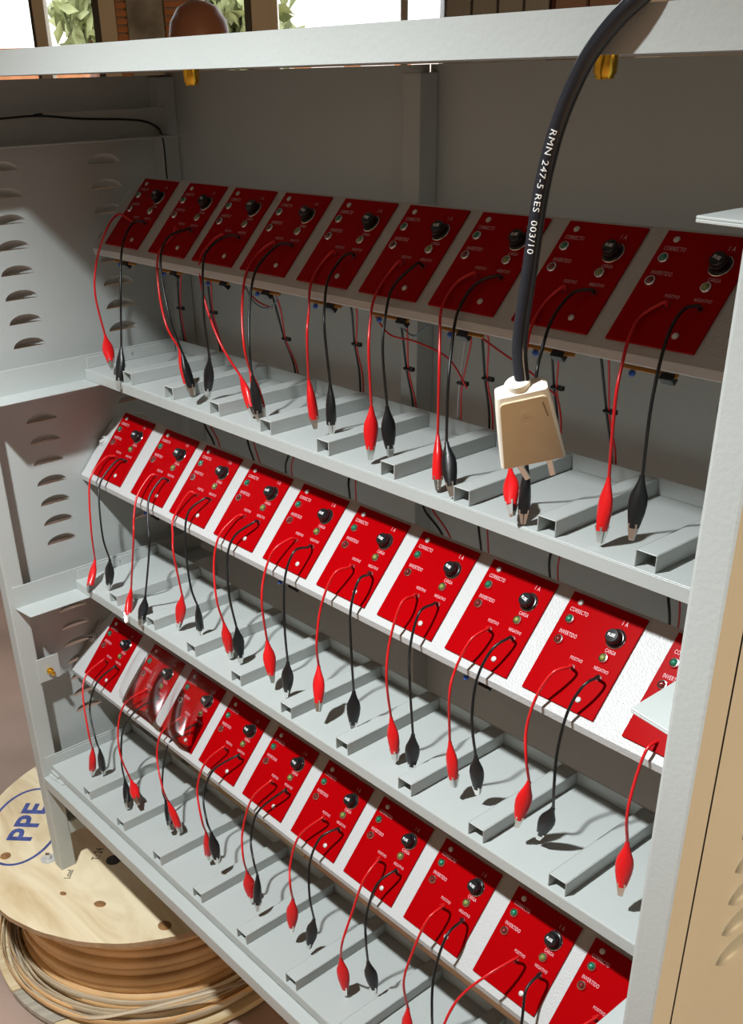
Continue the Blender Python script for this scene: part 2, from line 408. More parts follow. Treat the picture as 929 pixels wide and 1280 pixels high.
# roof tray: sheet with folded edges
rf = MB().box(WL-.012, WR+.012, YF-.004, YB+.012, .2125, .214)
rf.box(WL-.012, WR+.012, YF-.004, YF-.0025, .1930, .2125).box(WL-.012, WR+.012, YF-.0025, YF+.022, .1930, .1945)
rf.box(WL-.012, WR+.012, YB+.0105, YB+.012, .1930, .2125).box(WL-.012, WL-.0105, YF-.0025, YB+.0105, .1930, .2125).box(WR+.0105, WR+.012, YF-.0025, YB+.0105, .1930, .2125)
rf.box(WL, WR, YF+.03, YB+.006, .1930, .1940)
cpart('roof', rf)
for p in ((.893, -.190), (.503, -.190)):
    cpart('brass_bush', MB().lathe([(.0062, 0), (.0062, -.009), (.0050, -.0105), (.0050, -.012)], 14).xf(Matrix.Translation((p[0], p[1], .194))), BRASS, smooth=True)
# louvred side panels
LW, LH, PIT = 0.046, 0.0115, 0.0305
ROWS = [0.0905 - PIT*i for i in range(8)] + [-.2243 - PIT*.985*i for i in range(7)] + [-.5150 - PIT*.97*i for i in range(7)]
LCOLS = [-.1035, .0400]
NS = 10
def dpts(cy, z):      # D outline, straight edge at the bottom, counted round
    pts = [(cy - LW/2*math.cos(PI*i/NS), z + LH*math.sin(PI*i/NS)) for i in range(NS+1)]
    pts += [(cy + LW/2 - LW*i/4, z) for i in range(1, 4)]
    return pts
def rpts(y0, y1, z0, z1):
    top = NS - 4
    pts = [(y0, z0), (y0, z0+(z1-z0)*.5)] + [(y0+(y1-y0)*i/(top), z1) for i in range(top+1)] + [(y1, z0+(z1-z0)*.5), (y1, z0)]
    pts += [(y1-(y1-y0)*i/4, z0) for i in range(1, 4)]
    return pts
def side_panel(X, out):
    mb = MB()
    ys = [PY+.0032, LCOLS[0]-.0265, LCOLS[0]+.0265, LCOLS[1]-.0265, LCOLS[1]+.0265, YB]
    bands = sorted([(z-.006, z+.0235) for z in ROWS])
    zs = sorted(set([-.885, TOPZ] + [a for b in bands for a in b]))
    zz = []
    for z in zs:
        if not zz or z-zz[-1] > .0022: zz.append(z)
    for a, b in zip(zz[:-1], zz[1:]):
        lz = [z for z in ROWS if a-.003 < z < b-.008]
        for j in range(5):
            y0, y1 = ys[j], ys[j+1]
            if lz and b-a < .04 and j in (1, 3):
                D = dpts((y0+y1)/2, lz[0]); Q = rpts(y0, y1, a, b); n = len(D)
                mb.add([(X, *q) for q in Q] + [(X, *d) for d in D], [(i, (i+1) % n, (i+1) % n+n, i+n) for i in range(n)])
            else:
                mb.add([(X, y0, a), (X, y1, a), (X, y1, b), (X, y0, b)], [(0, 1, 2, 3)])
    mb.v = [(x-CO.x, y-CO.y, z-CO.z) for x, y, z in mb.v]
    me = mb.mesh('side_panel', GREY); o = link('side_panel', me, cab)
    bm = bmesh.new(); bm.from_mesh(me); bmesh.ops.remove_doubles(bm, verts=bm.verts, dist=1e-5); bm.to_mesh(me); bm.free()
    # louvre hood bulging outwards, open below
    h = MB(); na, nv = 12, 5
    for i in range(na+1):
        u = -math.cos(PI*i/na)
        for j in range(nv+1):
            v = j/nv; hh = LH*math.sqrt(max(0, 1-u*u))
            d = .0085*math.sqrt(max(0, 1-u*u))*math.sqrt(max(0, 1-v**2.0))
            h.v.append((out*d, u*LW/2, v*hh))
    for i in range(na):
        for j in range(nv):
            a = i*(nv+1)+j; h.f.append((a, a+nv+1, a+nv+2, a+1))
    hm = h.mesh('louvre', GREY, smooth='all')
    for z in ROWS:
        for cy in LCOLS:
            link('louvre', hm, o, (X-CO.x, cy-CO.y, z-CO.z))
    return o
side_panel(WL+.001, -1); side_panel(WR-.001, 1)
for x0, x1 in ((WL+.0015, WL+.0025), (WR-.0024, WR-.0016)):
    cpart('groove_shade', MB().box(x0, x1, PY-.0010, PY+.0060, -.885, TOPZ-.004), BLACKR)  # black strip added behind each groove to stand in for its shade
# support rails: L angles welded to the posts
for i, zb in enumerate(RAILB):
    yb_ = .128 if i < 2 else [0, 0, .118, .118][i]
    for sx, xi in ((1, XL), (-1, XR)):
        a, b = sorted((xi, xi+sx*.0016)); c, d = sorted((xi, xi+sx*.040))
        if sx < 0: c = xi - .036
        top = zb + (.034 if i != 3 else .034)
        y0 = -.2000
        mb = MB().box(a, b, y0, yb_, zb, top)
        # horizontal leg with a mitred front corner
        mb.prism([(c, y0+(.006 if sx < 0 else 0)), (d, y0+(.0 if sx < 0 else .004)), (d, yb_), (c, yb_)], zb, zb+.0016)
        if sx < 0: mb.prism([(c, y0+.006), (d, y0), (d, y0+.08), (c, y0+.08)], zb-.0018, zb)
        cpart('support_rail', mb, bevel=.0004)
cpart('bottom_bar', MB().box(XL, XR, YF+.0005, YF+.0225, -.7880, -.7675), bevel=.002, seg=2)
cpart('bottom_bar', MB().box(XL, XR, .122, .1445, -.7880, -.7675), bevel=.002, seg=2)
for x0, x1 in ((WL+.002, XL-.001), (XR+.001, WR-.002)):
    cpart('base_bar', MB().box(x0, x1, PY, .119, -.895, -.870), bevel=.002)
cpart('weld_tab', MB().box(XL+.001, XL+.024, -.1945, -.1915, -.7672, -.7600))
# latch plate with a brass bolt on the left post
lp = cpart('latch_plate', MB().prism([(-.1855, -.6045), (-.1495, -.6045), (-.1495, -.5650), (-.1855, -.5650)], XL+.0002, XL+.0018), bevel=.0005)
for v in lp.data.vertices:      # prism was laid out as (y, z, x)
    y_, z_, x_ = v.co.x+CO.x, v.co.y+CO.y, v.co.z+CO.z
    v.co = (x_-CO.x, y_-CO.y, z_-CO.z)
bt = MB().lathe([(.0052, 0), (.0052, .004), (.0032, .0045), (.0032, .013), (.002, .014)], 12).xf(Matrix.Translation((XL+.0018, -.1671, -.5886)) @ Matrix.Rotation(PI/2, 4, 'Y'))
cpart('brass_bolt', bt, BRASS, lp, smooth=True)

# ---------------------------------------------------------------- battery trays
chan = MB()
CWd, CHt, TH = .0200, .0150, .0011
def channel_mesh(L):
    c = MB()
    c.box(-CWd/2, -CWd/2+TH, 0, L, 0, CHt).box(CWd/2-TH, CWd/2, 0, L, 0, CHt).box(-CWd/2+TH, CWd/2-TH, 0, L, CHt-TH, CHt)
    return c.mesh('divider_channel', GREY, bevel=.0004)
CH0 = [.0685, .0655, .0665]; CHP = [.09885, .0983, .0983]
for i in range(3):
    fz = FLOORZ[i]; y0, y1 = TRAYY[i]; nm = ['top', 'middle', 'bottom'][i]
    tr = empty('battery_tray', (0.4745, y0, fz))
    tag(tr, ['grey steel battery tray with ridge dividers, the uppermost and furthest back of the three',
             'grey steel battery tray with ridge dividers, the middle one of the three stepped trays',
             'grey steel battery tray with ridge dividers resting on the bottom bar, lowest of the three'][i], 'tray', 'stepped battery trays')
    pan = MB(); x0, x1 = XL+.0022, XR-.0022
    X = lambda x: x-.4745
    pan.box(X(x0), X(x1), 0, y1-y0, -.0012, 0)
    pan.box(X(x0), X(x1), 0, .0012, -.0142, -.0012).box(X(x0), X(x1), .0012, .012, -.0142, -.0131)
    pan.box(X(x0), X(x1), y1-y0-.0012, y1-y0, 0, .0165)
    pan.box(X(x0), X(x0)+.0012, .004, y1-y0-.002, 0, .0150).box(X(x1)-.0012, X(x1), .004, y1-y0-.002, 0, .0150)
    build('tray_pan', pan, GREY, tr, bevel=.0005)
    cm = channel_mesh(y1-y0-.0035)
    for k in range(10):
        xc = CH0[i] + CHP[i]*k
        if xc > x1-.012: continue
        link('divider_channel', cm, tr, (xc-.4745, .0018, .0001))
    build('rivet', MB().lathe([(.0016, 0), (.0014, .0008), (.0002, .0011)], 8), STEEL, tr, smooth=True, loc=(X(x0)+.0012, .075, .008), rot=(0, PI/2, 0))

# ---------------------------------------------------------------- strips carrying the modules
def strip_frame(i):
    dy, dz = STRIPD[i]; L = math.hypot(dy, dz); s = Vector((0, dy/L, dz/L)); nrm = Vector((0, -s.z, s.y))
    M = Matrix.Identity(4)
    for r in range(3):
        M[r][0] = (1, 0, 0)[r]; M[r][1] = s[r]; M[r][2] = nrm[r]; M[r][3] = (0, STRIPY[i], STRIPZ[i])[r]
    return M, L
PLT = .0022
for i in range(3):
    M, L = strip_frame(i)
    xa = [-.0455, -.0675, -.0675][i]; xb = WR-.004
    base = empty('control_strip'); base.matrix_world = M
    tag(base, ['white textured steel strip holding the shaded top row of red chargers',
               'white textured steel strip holding the middle row of red chargers',
               'white textured steel strip holding the lowest row of red chargers'][i], 'panel', 'sloping strips between the trays')
    hb = MB()
    s0, s1 = -.0085, L+.0035
    def sl(poly, z0, z1): hb.prism(poly, z0, z1)
    # face sheet (chamfered upper left corner)
    sl([(xa, s0), (xb, s0), (xb, s1), (xa+.020, s1), (xa+.006, L*.72), (xa, s0+.02)], -PLT-.0013, -PLT)
    build('face_sheet', hb, WHITEC, base, bevel=.0003)
    lip = MB().box(xa, xb, s0-.0001, s0+.0012, -PLT-.010, -PLT-.0013)
    c45 = .0045
    lip.add([(xa, s0, -PLT), (xb, s0, -PLT), (xb, s0-c45, -PLT-.0055), (xa, s0-c45, -PLT-.0055), (xa, s0-c45, -PLT-.0067), (xb, s0-c45, -PLT-.0067)],
            [(0, 1, 2, 3), (3, 2, 5, 4), (0, 3, 4), (1, 5, 2)])
    lip.box(xa, xb, s0-c45, s0+.006, -PLT-.0075, -PLT-.0065)
    build('lower_lip', lip, WHITEC, base)
    build('upper_fold', MB().box(xa+.020, xb, s1-.0012, s1, -PLT-.016, -PLT-.0013), WHITEC, base)
    ep = MB().prism([(s0+.004, 0), (s1-.02, 0), (s1-.03, -.02), (s0+.03, -.02)], xa+.0005, xa+.0017)
    ep.v = [(z, x, y-PLT) for x, y, z in ep.v]
    build('end_plate', ep, WHITEC, base)
    if i:
        b_ = build('mounting_bolt', MB().lathe([(.0085, 0), (.0085, .0012), (.0062, .0013), (.0062, .0040), (.004, .0050)], 6 if 0 else 12), ZINC, base, smooth=True, loc=(xa+.0085, .0505, -PLT))
        build('bolt_slot', MB().box(-.0045, .0045, -.0008, .0008, .0046, .0054), BLACKP, b_, rot=(0, 0, .5))

# shared meshes for a module
MW = .0794
plate = MB().box(0, MW, 0, .1, -PLT, 0).mesh('faceplate', RED, bevel=.0004)
scr = MB().lathe([(.0029, 0), (.0027, .0009), (.0015, .0014), (.0002, .0015)], 12).mesh('screw', ZINC, smooth='all')
bez = MB().lathe([(.0047, 0), (.0047, .0012), (.0041, .0021), (.0033, .0022), (.0031, .0010)], 18, cap=False).mesh('led_bezel', CHROME, smooth=True)
def lens(m): return MB().lathe([(.0031, .0005), (.0030, .0020), (.0025, .0030), (.0014, .0037), (.0002, .0039)], 12).mesh('led_lens', m, smooth='all')
LG, LR_, LY = lens(LGREEN), lens(LRED), lens(LYEL)
fhb = MB().lathe([(.0090, 0), (.0090, .0010), (.0083, .0022), (.0076, .0024)], 24).mesh('fuse_holder', BLACKP, smooth=True)
fring = MB().lathe([(.0094, 0), (.0096, .0006), (.0091, .0010)], 24, cap=False).mesh('fuse_ring', CHROME, smooth=True)
fcap = MB()
fcap.lathe([(.0071, 0), (.0071, .0035), (.0066, .0040), (.0066, .0062), (.0058, .0074), (.0002, .0076)], 24)
fcap = fcap.mesh('fuse_cap', BLACKP, smooth=True)
grom = MB().lathe([(.0030, 0), (.0029, .0006), (.0020, .0008)], 12).mesh('wire_hole', DARKEDGE, smooth=True)
TX = {}
for wd_, sz in (('CORRECTO', .0054), ('INVERTIDO', .0054), ('POSITIVO', .0044), ('NEGATIVO', .0044), ('CARGA', .0048), ('1 A', .0064)):
    TX[wd_] = text_mesh(wd_, sz, INK, .64, space=1.10, bold=.00002)
TXF = text_mesh('FUSE', .0040, WHITEINK, .8, bold=.0001)
board = MB().box(.014, .066, -.0125, .060, -.0186, -.0170).mesh('circuit_board', PCBM)
capm = MB().lathe([(.001, -.002), (.0025, -.0015), (.003, 0), (.0025, .0015), (.001, .002)], 10).mesh('capacitor', BLUEC, smooth='all')
relay = MB().box(0, .012, 0, .006, -.004, .004).mesh('terminal_block', BLACKP, bevel=.0005)
LEADS = [
 (0,0,'r',[[0.0167,0.0245,0.025],[0.0167,0.0209,0.0285],[-0.0008,0.0145,0.0349],[0.0017,-0.0052,0.0208],[-0.0141,-0.0175,-0.019],[-0.0104,-0.028,-0.0591]],[-0.0129,-0.02,-0.1138],[0.0213,-0.034,-0.1501]),
 (0,0,'b',[[0.0452,0.0252,0.0257],[0.0452,0.0216,0.0292],[0.0319,0.0152,0.0268],[0.0485,-0.0094,0.0109],[0.0613,-0.0249,-0.0135],[0.0727,-0.038,-0.0591]],[0.0461,-0.03,-0.1169],[0.0555,-0.046,-0.1684]),
 (0,1,'r',[[0.1227,0.0245,0.025],[0.1227,0.0209,0.0285],[0.1228,0.0145,0.0175],[0.1201,-0.0052,0.0002],[0.1333,-0.0175,-0.0369],[0.1598,-0.028,-0.0743]],[0.1714,-0.02,-0.1014],[0.1852,-0.02,-0.1518]),
 (0,1,'b',[[0.1512,0.0252,0.0257],[0.1512,0.0216,0.0292],[0.1607,0.0152,0.0303],[0.1571,-0.0122,0.0232],[0.1631,-0.0294,-0.0026],[0.1948,-0.044,-0.055]],[0.2024,-0.036,-0.0983],[0.2189,-0.036,-0.1476]),
 (0,2,'r',[[0.2197,0.0245,0.025],[0.2197,0.0209,0.0285],[0.2031,0.0145,0.0173],[0.2004,0.0004,-0.0024],[0.219,-0.0085,-0.0424],[0.2557,-0.016,-0.0834]],[0.2798,-0.008,-0.118],[0.3132,-0.016,-0.1559]),
 (0,2,'b',[[0.2482,0.0252,0.0257],[0.2482,0.0216,0.0292],[0.234,0.0152,0.0276],[0.2287,-0.003,0.0172],[0.2302,-0.0143,0.0015],[0.2379,-0.024,-0.0521]],[0.2298,-0.016,-0.1042],[0.2161,-0.014,-0.1539]),
 (0,3,'r',[[0.3161,0.0245,0.025],[0.3161,0.0209,0.0285],[0.2959,0.0145,0.0148],[0.2983,-0.0052,-0.0051],[0.3046,-0.0175,-0.0408],[0.3195,-0.028,-0.0762]],[0.3167,-0.02,-0.1032],[0.3373,-0.02,-0.1519]),
 (0,3,'b',[[0.3446,0.0252,0.0257],[0.3446,0.0216,0.0292],[0.3297,0.0152,0.026],[0.326,-0.0113,0.0037],[0.3329,-0.0279,-0.0354],[0.3485,-0.042,-0.073]],[0.3398,-0.034,-0.1018],[0.343,-0.03,-0.1536]),
 (0,4,'r',[[0.4171,0.0245,0.025],[0.4171,0.0209,0.0285],[0.406,0.0145,0.0159],[0.4117,-0.0052,-0.001],[0.4222,-0.0175,-0.025],[0.4312,-0.028,-0.0462]],[0.4211,-0.02,-0.0938],[0.4297,-0.02,-0.145]),
 (0,4,'b',[[0.4456,0.0252,0.0257],[0.4456,0.0216,0.0292],[0.4388,0.0152,0.0255],[0.4375,-0.003,0.0068],[0.4442,-0.0143,-0.0147],[0.4545,-0.024,-0.0382]],[0.4512,-0.016,-0.094],[0.4541,-0.018,-0.1457]),
 (0,5,'r',[[0.515,0.0245,0.025],[0.515,0.0209,0.0285],[0.5049,0.0145,0.015],[0.5086,-0.0052,-0.0018],[0.5158,-0.0175,-0.0199],[0.5248,-0.028,-0.0468]],[0.5192,-0.02,-0.1022],[0.5234,-0.026,-0.155]),
 (0,5,'b',[[0.5435,0.0252,0.0257],[0.5435,0.0216,0.0292],[0.5424,0.0152,0.0287],[0.5319,-0.003,0.0102],[0.5337,-0.0143,-0.0142],[0.5402,-0.024,-0.045]],[0.5376,-0.016,-0.0993],[0.5422,-0.016,-0.1511]),
 (0,6,'r',[[0.6111,0.0245,0.025],[0.6111,0.0209,0.0285],[0.596,0.0145,0.0181],[0.5983,-0.0052,0.0003],[0.6087,-0.0175,-0.0208],[0.6192,-0.028,-0.0528]],[0.6115,-0.02,-0.1108],[0.6268,-0.034,-0.1581]),
 (0,6,'b',[[0.6396,0.0252,0.0257],[0.6396,0.0216,0.0292],[0.6196,0.0152,0.0207],[0.6186,-0.0057,-0.0004],[0.6244,-0.0188,-0.0322],[0.6324,-0.03,-0.0606]],[0.6249,-0.022,-0.1138],[0.648,-0.036,-0.1584]),
 (0,7,'r',[[0.7113,0.0245,0.025],[0.7113,0.0209,0.0285],[0.6995,0.0145,0.0153],[0.7021,-0.0052,-0.0022],[0.7073,-0.0175,-0.0322],[0.7133,-0.028,-0.0696]],[0.7012,-0.02,-0.1212],[0.7314,-0.05,-0.1486]),
 (0,7,'b',[[0.7398,0.0252,0.0257],[0.7398,0.0216,0.0292],[0.7253,0.0152,0.0251],[0.7288,-0.0122,0.0091],[0.7343,-0.0294,-0.0126],[0.7423,-0.044,-0.0308]],[0.7325,-0.036,-0.1066],[0.7343,-0.038,-0.1585]),
 (0,8,'r',[[0.809,0.0245,0.025],[0.809,0.0209,0.0285],[0.7942,0.0145,0.0172],[0.7989,-0.0052,0.0053],[0.8035,-0.0175,-0.0125],[0.8082,-0.028,-0.0373]],[0.8043,-0.02,-0.1028],[0.8081,-0.028,-0.1566]),
 (0,8,'b',[[0.8375,0.0252,0.0257],[0.8375,0.0216,0.0292],[0.8298,0.0152,0.0266],[0.8326,-0.003,0.0158],[0.8345,-0.0143,-0.0048],[0.8373,-0.024,-0.0412]],[0.8323,-0.016,-0.0944],[0.8346,-0.024,-0.1468]),
 (1,0,'r',[[-0.0061,-0.0311,-0.2791],[-0.0061,-0.0349,-0.2757],[-0.0183,-0.0411,-0.2797],[-0.0159,-0.0622,-0.2928],[-0.0124,-0.0753,-0.3133],[-0.0027,-0.0866,-0.3697]],[-0.0218,-0.0786,-0.427],[0.0056,-0.1086,-0.4604]),
 (1,0,'b',[[0.0224,-0.0305,-0.2783],[0.0224,-0.0342,-0.275],[0.0124,-0.0405,-0.2771],[0.0091,-0.0637,-0.2971],[0.0193,-0.0782,-0.3157],[0.038,-0.0906,-0.3679]],[0.0339,-0.0826,-0.407],[0.0222,-0.0846,-0.457]),
 (1,1,'r',[[0.1023,-0.0311,-0.2791],[0.1023,-0.0349,-0.2757],[0.0989,-0.0411,-0.278],[0.1013,-0.0631,-0.2974],[0.1097,-0.0768,-0.3207],[0.1225,-0.0886,-0.3464]],[0.0819,-0.0806,-0.4362],[0.1097,-0.1086,-0.4696]),
 (1,1,'b',[[0.1308,-0.0305,-0.2783],[0.1308,-0.0342,-0.275],[0.1272,-0.0405,-0.2747],[0.1295,-0.0618,-0.2935],[0.1431,-0.0752,-0.3171],[0.1578,-0.0866,-0.3506]],[0.1159,-0.0786,-0.4378],[0.1489,-0.1086,-0.4598]),
 (1,2,'r',[[0.1995,-0.0311,-0.2791],[0.1995,-0.0349,-0.2757],[0.1927,-0.0411,-0.2763],[0.1832,-0.0603,-0.3074],[0.197,-0.0723,-0.324],[0.212,-0.0826,-0.3416]],[0.2085,-0.0746,-0.404],[0.1972,-0.0786,-0.4543]),
 (1,2,'b',[[0.228,-0.0305,-0.2783],[0.228,-0.0342,-0.275],[0.2271,-0.0405,-0.2746],[0.2175,-0.0591,-0.2908],[0.2231,-0.0707,-0.3274],[0.2417,-0.0806,-0.3756]],[0.2406,-0.0726,-0.4071],[0.2314,-0.0666,-0.4561]),
 (1,3,'r',[[0.3006,-0.0311,-0.2791],[0.3006,-0.0349,-0.2757],[0.2935,-0.0411,-0.2807],[0.2888,-0.0622,-0.2994],[0.2922,-0.0753,-0.3318],[0.3094,-0.0866,-0.3694]],[0.3085,-0.0786,-0.4044],[0.3088,-0.0726,-0.456]),
 (1,3,'b',[[0.3291,-0.0305,-0.2783],[0.3291,-0.0342,-0.275],[0.3329,-0.0405,-0.2743],[0.3172,-0.0591,-0.2916],[0.3153,-0.0707,-0.3189],[0.3286,-0.0806,-0.3589]],[0.327,-0.0726,-0.4061],[0.3266,-0.0706,-0.4569]),
 (1,4,'r',[[0.4014,-0.0311,-0.2791],[0.4014,-0.0349,-0.2757],[0.3998,-0.0411,-0.2756],[0.395,-0.0603,-0.2855],[0.3911,-0.0723,-0.315],[0.3981,-0.0826,-0.3437]],[0.3924,-0.0746,-0.3971],[0.4067,-0.0806,-0.4467]),
 (1,4,'b',[[0.4299,-0.0305,-0.2783],[0.4299,-0.0342,-0.275],[0.4342,-0.0405,-0.2743],[0.4361,-0.0618,-0.2729],[0.4344,-0.0752,-0.3032],[0.4449,-0.0866,-0.3553]],[0.4366,-0.0786,-0.4058],[0.4286,-0.0766,-0.4574]),
 (1,5,'r',[[0.4997,-0.0311,-0.2791],[0.4997,-0.0349,-0.2757],[0.505,-0.0411,-0.2749],[0.5016,-0.0603,-0.2784],[0.4928,-0.0723,-0.3174],[0.4963,-0.0826,-0.3569]],[0.4883,-0.0746,-0.3902],[0.5028,-0.0886,-0.4386]),
 (1,5,'b',[[0.5282,-0.0305,-0.2783],[0.5282,-0.0342,-0.275],[0.5352,-0.0405,-0.2735],[0.5388,-0.0581,-0.274],[0.538,-0.0691,-0.3081],[0.5498,-0.0786,-0.3555]],[0.543,-0.0706,-0.4007],[0.5427,-0.0726,-0.452]),
 (1,6,'r',[[0.5988,-0.0311,-0.2791],[0.5988,-0.0349,-0.2757],[0.6019,-0.0411,-0.275],[0.605,-0.0603,-0.276],[0.6011,-0.0723,-0.3184],[0.6083,-0.0826,-0.3536]],[0.6064,-0.0746,-0.4028],[0.6139,-0.0746,-0.4538]),
 (1,6,'b',[[0.6273,-0.0305,-0.2783],[0.6273,-0.0342,-0.275],[0.6303,-0.0405,-0.2735],[0.6314,-0.0609,-0.276],[0.6324,-0.0737,-0.3111],[0.6442,-0.0846,-0.3429]],[0.6413,-0.0766,-0.4057],[0.6359,-0.0726,-0.4571]),
 (1,7,'r',[[0.6967,-0.0311,-0.2791],[0.6967,-0.0349,-0.2757],[0.7026,-0.0411,-0.2725],[0.6992,-0.0603,-0.2792],[0.6924,-0.0723,-0.3095],[0.6959,-0.0826,-0.3323]],[0.6909,-0.0746,-0.3906],[0.6998,-0.0746,-0.4411]),
 (1,7,'b',[[0.7252,-0.0305,-0.2783],[0.7252,-0.0342,-0.275],[0.7293,-0.0405,-0.2716],[0.7242,-0.0581,-0.2796],[0.7172,-0.0691,-0.3107],[0.7219,-0.0786,-0.3487]],[0.722,-0.0706,-0.3936],[0.7203,-0.0626,-0.4447]),
 (1,8,'r',[[0.7948,-0.0311,-0.2791],[0.7948,-0.0349,-0.2757],[0.8,-0.0411,-0.2723],[0.7931,-0.0568,-0.2756],[0.7847,-0.0666,-0.3018],[0.7839,-0.075,-0.3312],[0.7924,-0.0826,-0.3559]],[0.7911,-0.0746,-0.3839],[0.7869,-0.0826,-0.4354]),
 (1,8,'b',[[0.8233,-0.0305,-0.2783],[0.8233,-0.0342,-0.275],[0.8291,-0.0405,-0.2703],[0.8249,-0.0549,-0.2753],[0.8183,-0.0639,-0.3007],[0.817,-0.0716,-0.338],[0.8221,-0.0786,-0.3681]],[0.8176,-0.0706,-0.4012],[0.8011,-0.0666,-0.4493]),
 (1,9,'r',[[0.904,-0.0311,-0.2791],[0.904,-0.0349,-0.2757],[0.8997,-0.0411,-0.2972],[0.8972,-0.0603,-0.2999],[0.897,-0.0723,-0.3278],[0.9005,-0.0826,-0.3559]],[0.8995,-0.0746,-0.3888],[0.9047,-0.0826,-0.44]),
 (2,0,'r',[[0.0028,-0.0953,-0.5801],[0.0028,-0.099,-0.5768],[0.0124,-0.1053,-0.5698],[0.0051,-0.1322,-0.5881],[0.0176,-0.149,-0.6113],[0.0487,-0.1633,-0.6631]],[0.0355,-0.1553,-0.6944],[0.027,-0.1593,-0.7467]),
 (2,0,'b',[[0.0313,-0.0946,-0.5793],[0.0313,-0.0984,-0.576],[0.0445,-0.1046,-0.568],[0.0318,-0.13,-0.5907],[0.0273,-0.1458,-0.631],[0.0606,-0.1593,-0.6636]],[0.0504,-0.1513,-0.691],[0.0409,-0.1473,-0.7432]),
 (2,1,'r',[[0.1184,-0.0953,-0.5801],[0.1184,-0.099,-0.5768],[0.138,-0.1053,-0.5644],[0.1073,-0.1266,-0.5932],[0.1007,-0.1399,-0.6302],[0.1175,-0.1513,-0.6657]],[0.1236,-0.1433,-0.7123],[0.1725,-0.1613,-0.7185]),
 (2,1,'b',[[0.1469,-0.0946,-0.5793],[0.1469,-0.0984,-0.576],[0.1637,-0.1046,-0.5673],[0.1315,-0.1244,-0.5958],[0.1066,-0.1368,-0.6376],[0.1094,-0.1473,-0.6854]],[0.0948,-0.1393,-0.7288],[0.1389,-0.1613,-0.7458]),
 (2,2,'r',[[0.2175,-0.0953,-0.5801],[0.2175,-0.099,-0.5768],[0.2193,-0.1053,-0.5751],[0.2029,-0.1266,-0.597],[0.206,-0.1399,-0.6299],[0.2322,-0.1513,-0.6617]],[0.2275,-0.1433,-0.6903],[0.2468,-0.1393,-0.7379]),
 (2,2,'b',[[0.246,-0.0946,-0.5793],[0.246,-0.0984,-0.576],[0.254,-0.1046,-0.5693],[0.2139,-0.1179,-0.606],[0.1999,-0.1262,-0.644],[0.1973,-0.1333,-0.69]],[0.1867,-0.1253,-0.7227],[0.2326,-0.1453,-0.7393]),
 (2,3,'r',[[0.315,-0.0953,-0.5801],[0.315,-0.099,-0.5768],[0.3238,-0.1053,-0.569],[0.3109,-0.1266,-0.5897],[0.3057,-0.1399,-0.6274],[0.3275,-0.1513,-0.6594]],[0.3214,-0.1433,-0.6891],[0.3183,-0.1413,-0.7394]),
 (2,3,'b',[[0.3435,-0.0946,-0.5793],[0.3435,-0.0984,-0.576],[0.3547,-0.1046,-0.5662],[0.3367,-0.1318,-0.5859],[0.335,-0.1488,-0.6189],[0.3607,-0.1633,-0.636]],[0.355,-0.1553,-0.6623],[0.3607,-0.1533,-0.7124]),
 (2,4,'r',[[0.4137,-0.0953,-0.5801],[0.4137,-0.099,-0.5768],[0.4255,-0.1053,-0.5669],[0.4119,-0.1266,-0.5911],[0.4053,-0.1399,-0.6383],[0.4191,-0.1513,-0.6645]],[0.4125,-0.1433,-0.6978],[0.4161,-0.1413,-0.7474]),
 (2,4,'b',[[0.4422,-0.0946,-0.5793],[0.4422,-0.0984,-0.576],[0.4503,-0.1046,-0.5683],[0.4282,-0.13,-0.5998],[0.4315,-0.1458,-0.6313],[0.4545,-0.1593,-0.6463]],[0.4481,-0.1513,-0.6748],[0.4537,-0.1593,-0.7253]),
 (2,5,'r',[[0.5128,-0.0953,-0.5801],[0.5128,-0.099,-0.5768],[0.5234,-0.1053,-0.5664],[0.5053,-0.1266,-0.5924],[0.5024,-0.1399,-0.6293],[0.5155,-0.1513,-0.6484]],[0.508,-0.1433,-0.678],[0.5068,-0.1473,-0.7307]),
 (2,5,'b',[[0.5413,-0.0946,-0.5793],[0.5413,-0.0984,-0.576],[0.5493,-0.1046,-0.5672],[0.5412,-0.1244,-0.5756],[0.5359,-0.1368,-0.6096],[0.5466,-0.1473,-0.6445]],[0.5427,-0.1393,-0.6879],[0.535,-0.1433,-0.7387]),
 (2,6,'r',[[0.6096,-0.0953,-0.5801],[0.6096,-0.099,-0.5768],[0.6208,-0.1053,-0.5655],[0.6231,-0.1303,-0.5795],[0.6185,-0.146,-0.6252],[0.6183,-0.1593,-0.6562]],[0.6049,-0.1513,-0.6957],[0.613,-0.1513,-0.7482]),
 (2,6,'b',[[0.6381,-0.0946,-0.5793],[0.6381,-0.0984,-0.576],[0.6448,-0.1046,-0.5673],[0.6372,-0.1244,-0.5809],[0.6336,-0.1368,-0.6204],[0.6443,-0.1473,-0.6412]],[0.6381,-0.1393,-0.6837],[0.6438,-0.1333,-0.7339]),
 (2,7,'r',[[0.7083,-0.0953,-0.5801],[0.7083,-0.099,-0.5768],[0.719,-0.1053,-0.5657],[0.7182,-0.1266,-0.5705],[0.714,-0.1399,-0.6002],[0.7085,-0.1513,-0.6481]],[0.7069,-0.1433,-0.6971],[0.7133,-0.1513,-0.7478]),
 (2,7,'b',[[0.7368,-0.0946,-0.5793],[0.7368,-0.0984,-0.576],[0.7442,-0.1046,-0.5689],[0.7477,-0.1309,-0.571],[0.7478,-0.1473,-0.6142],[0.7601,-0.1613,-0.6509]],[0.7568,-0.1533,-0.6952],[0.7604,-0.1613,-0.747]),
 (2,8,'r',[[0.8095,-0.0953,-0.5801],[0.8095,-0.099,-0.5768],[0.8179,-0.1053,-0.5638],[0.8082,-0.1377,-0.5729],[0.7916,-0.158,-0.603],[0.7871,-0.1753,-0.6399]],[0.7767,-0.1673,-0.7022],[0.7906,-0.1833,-0.7489]),
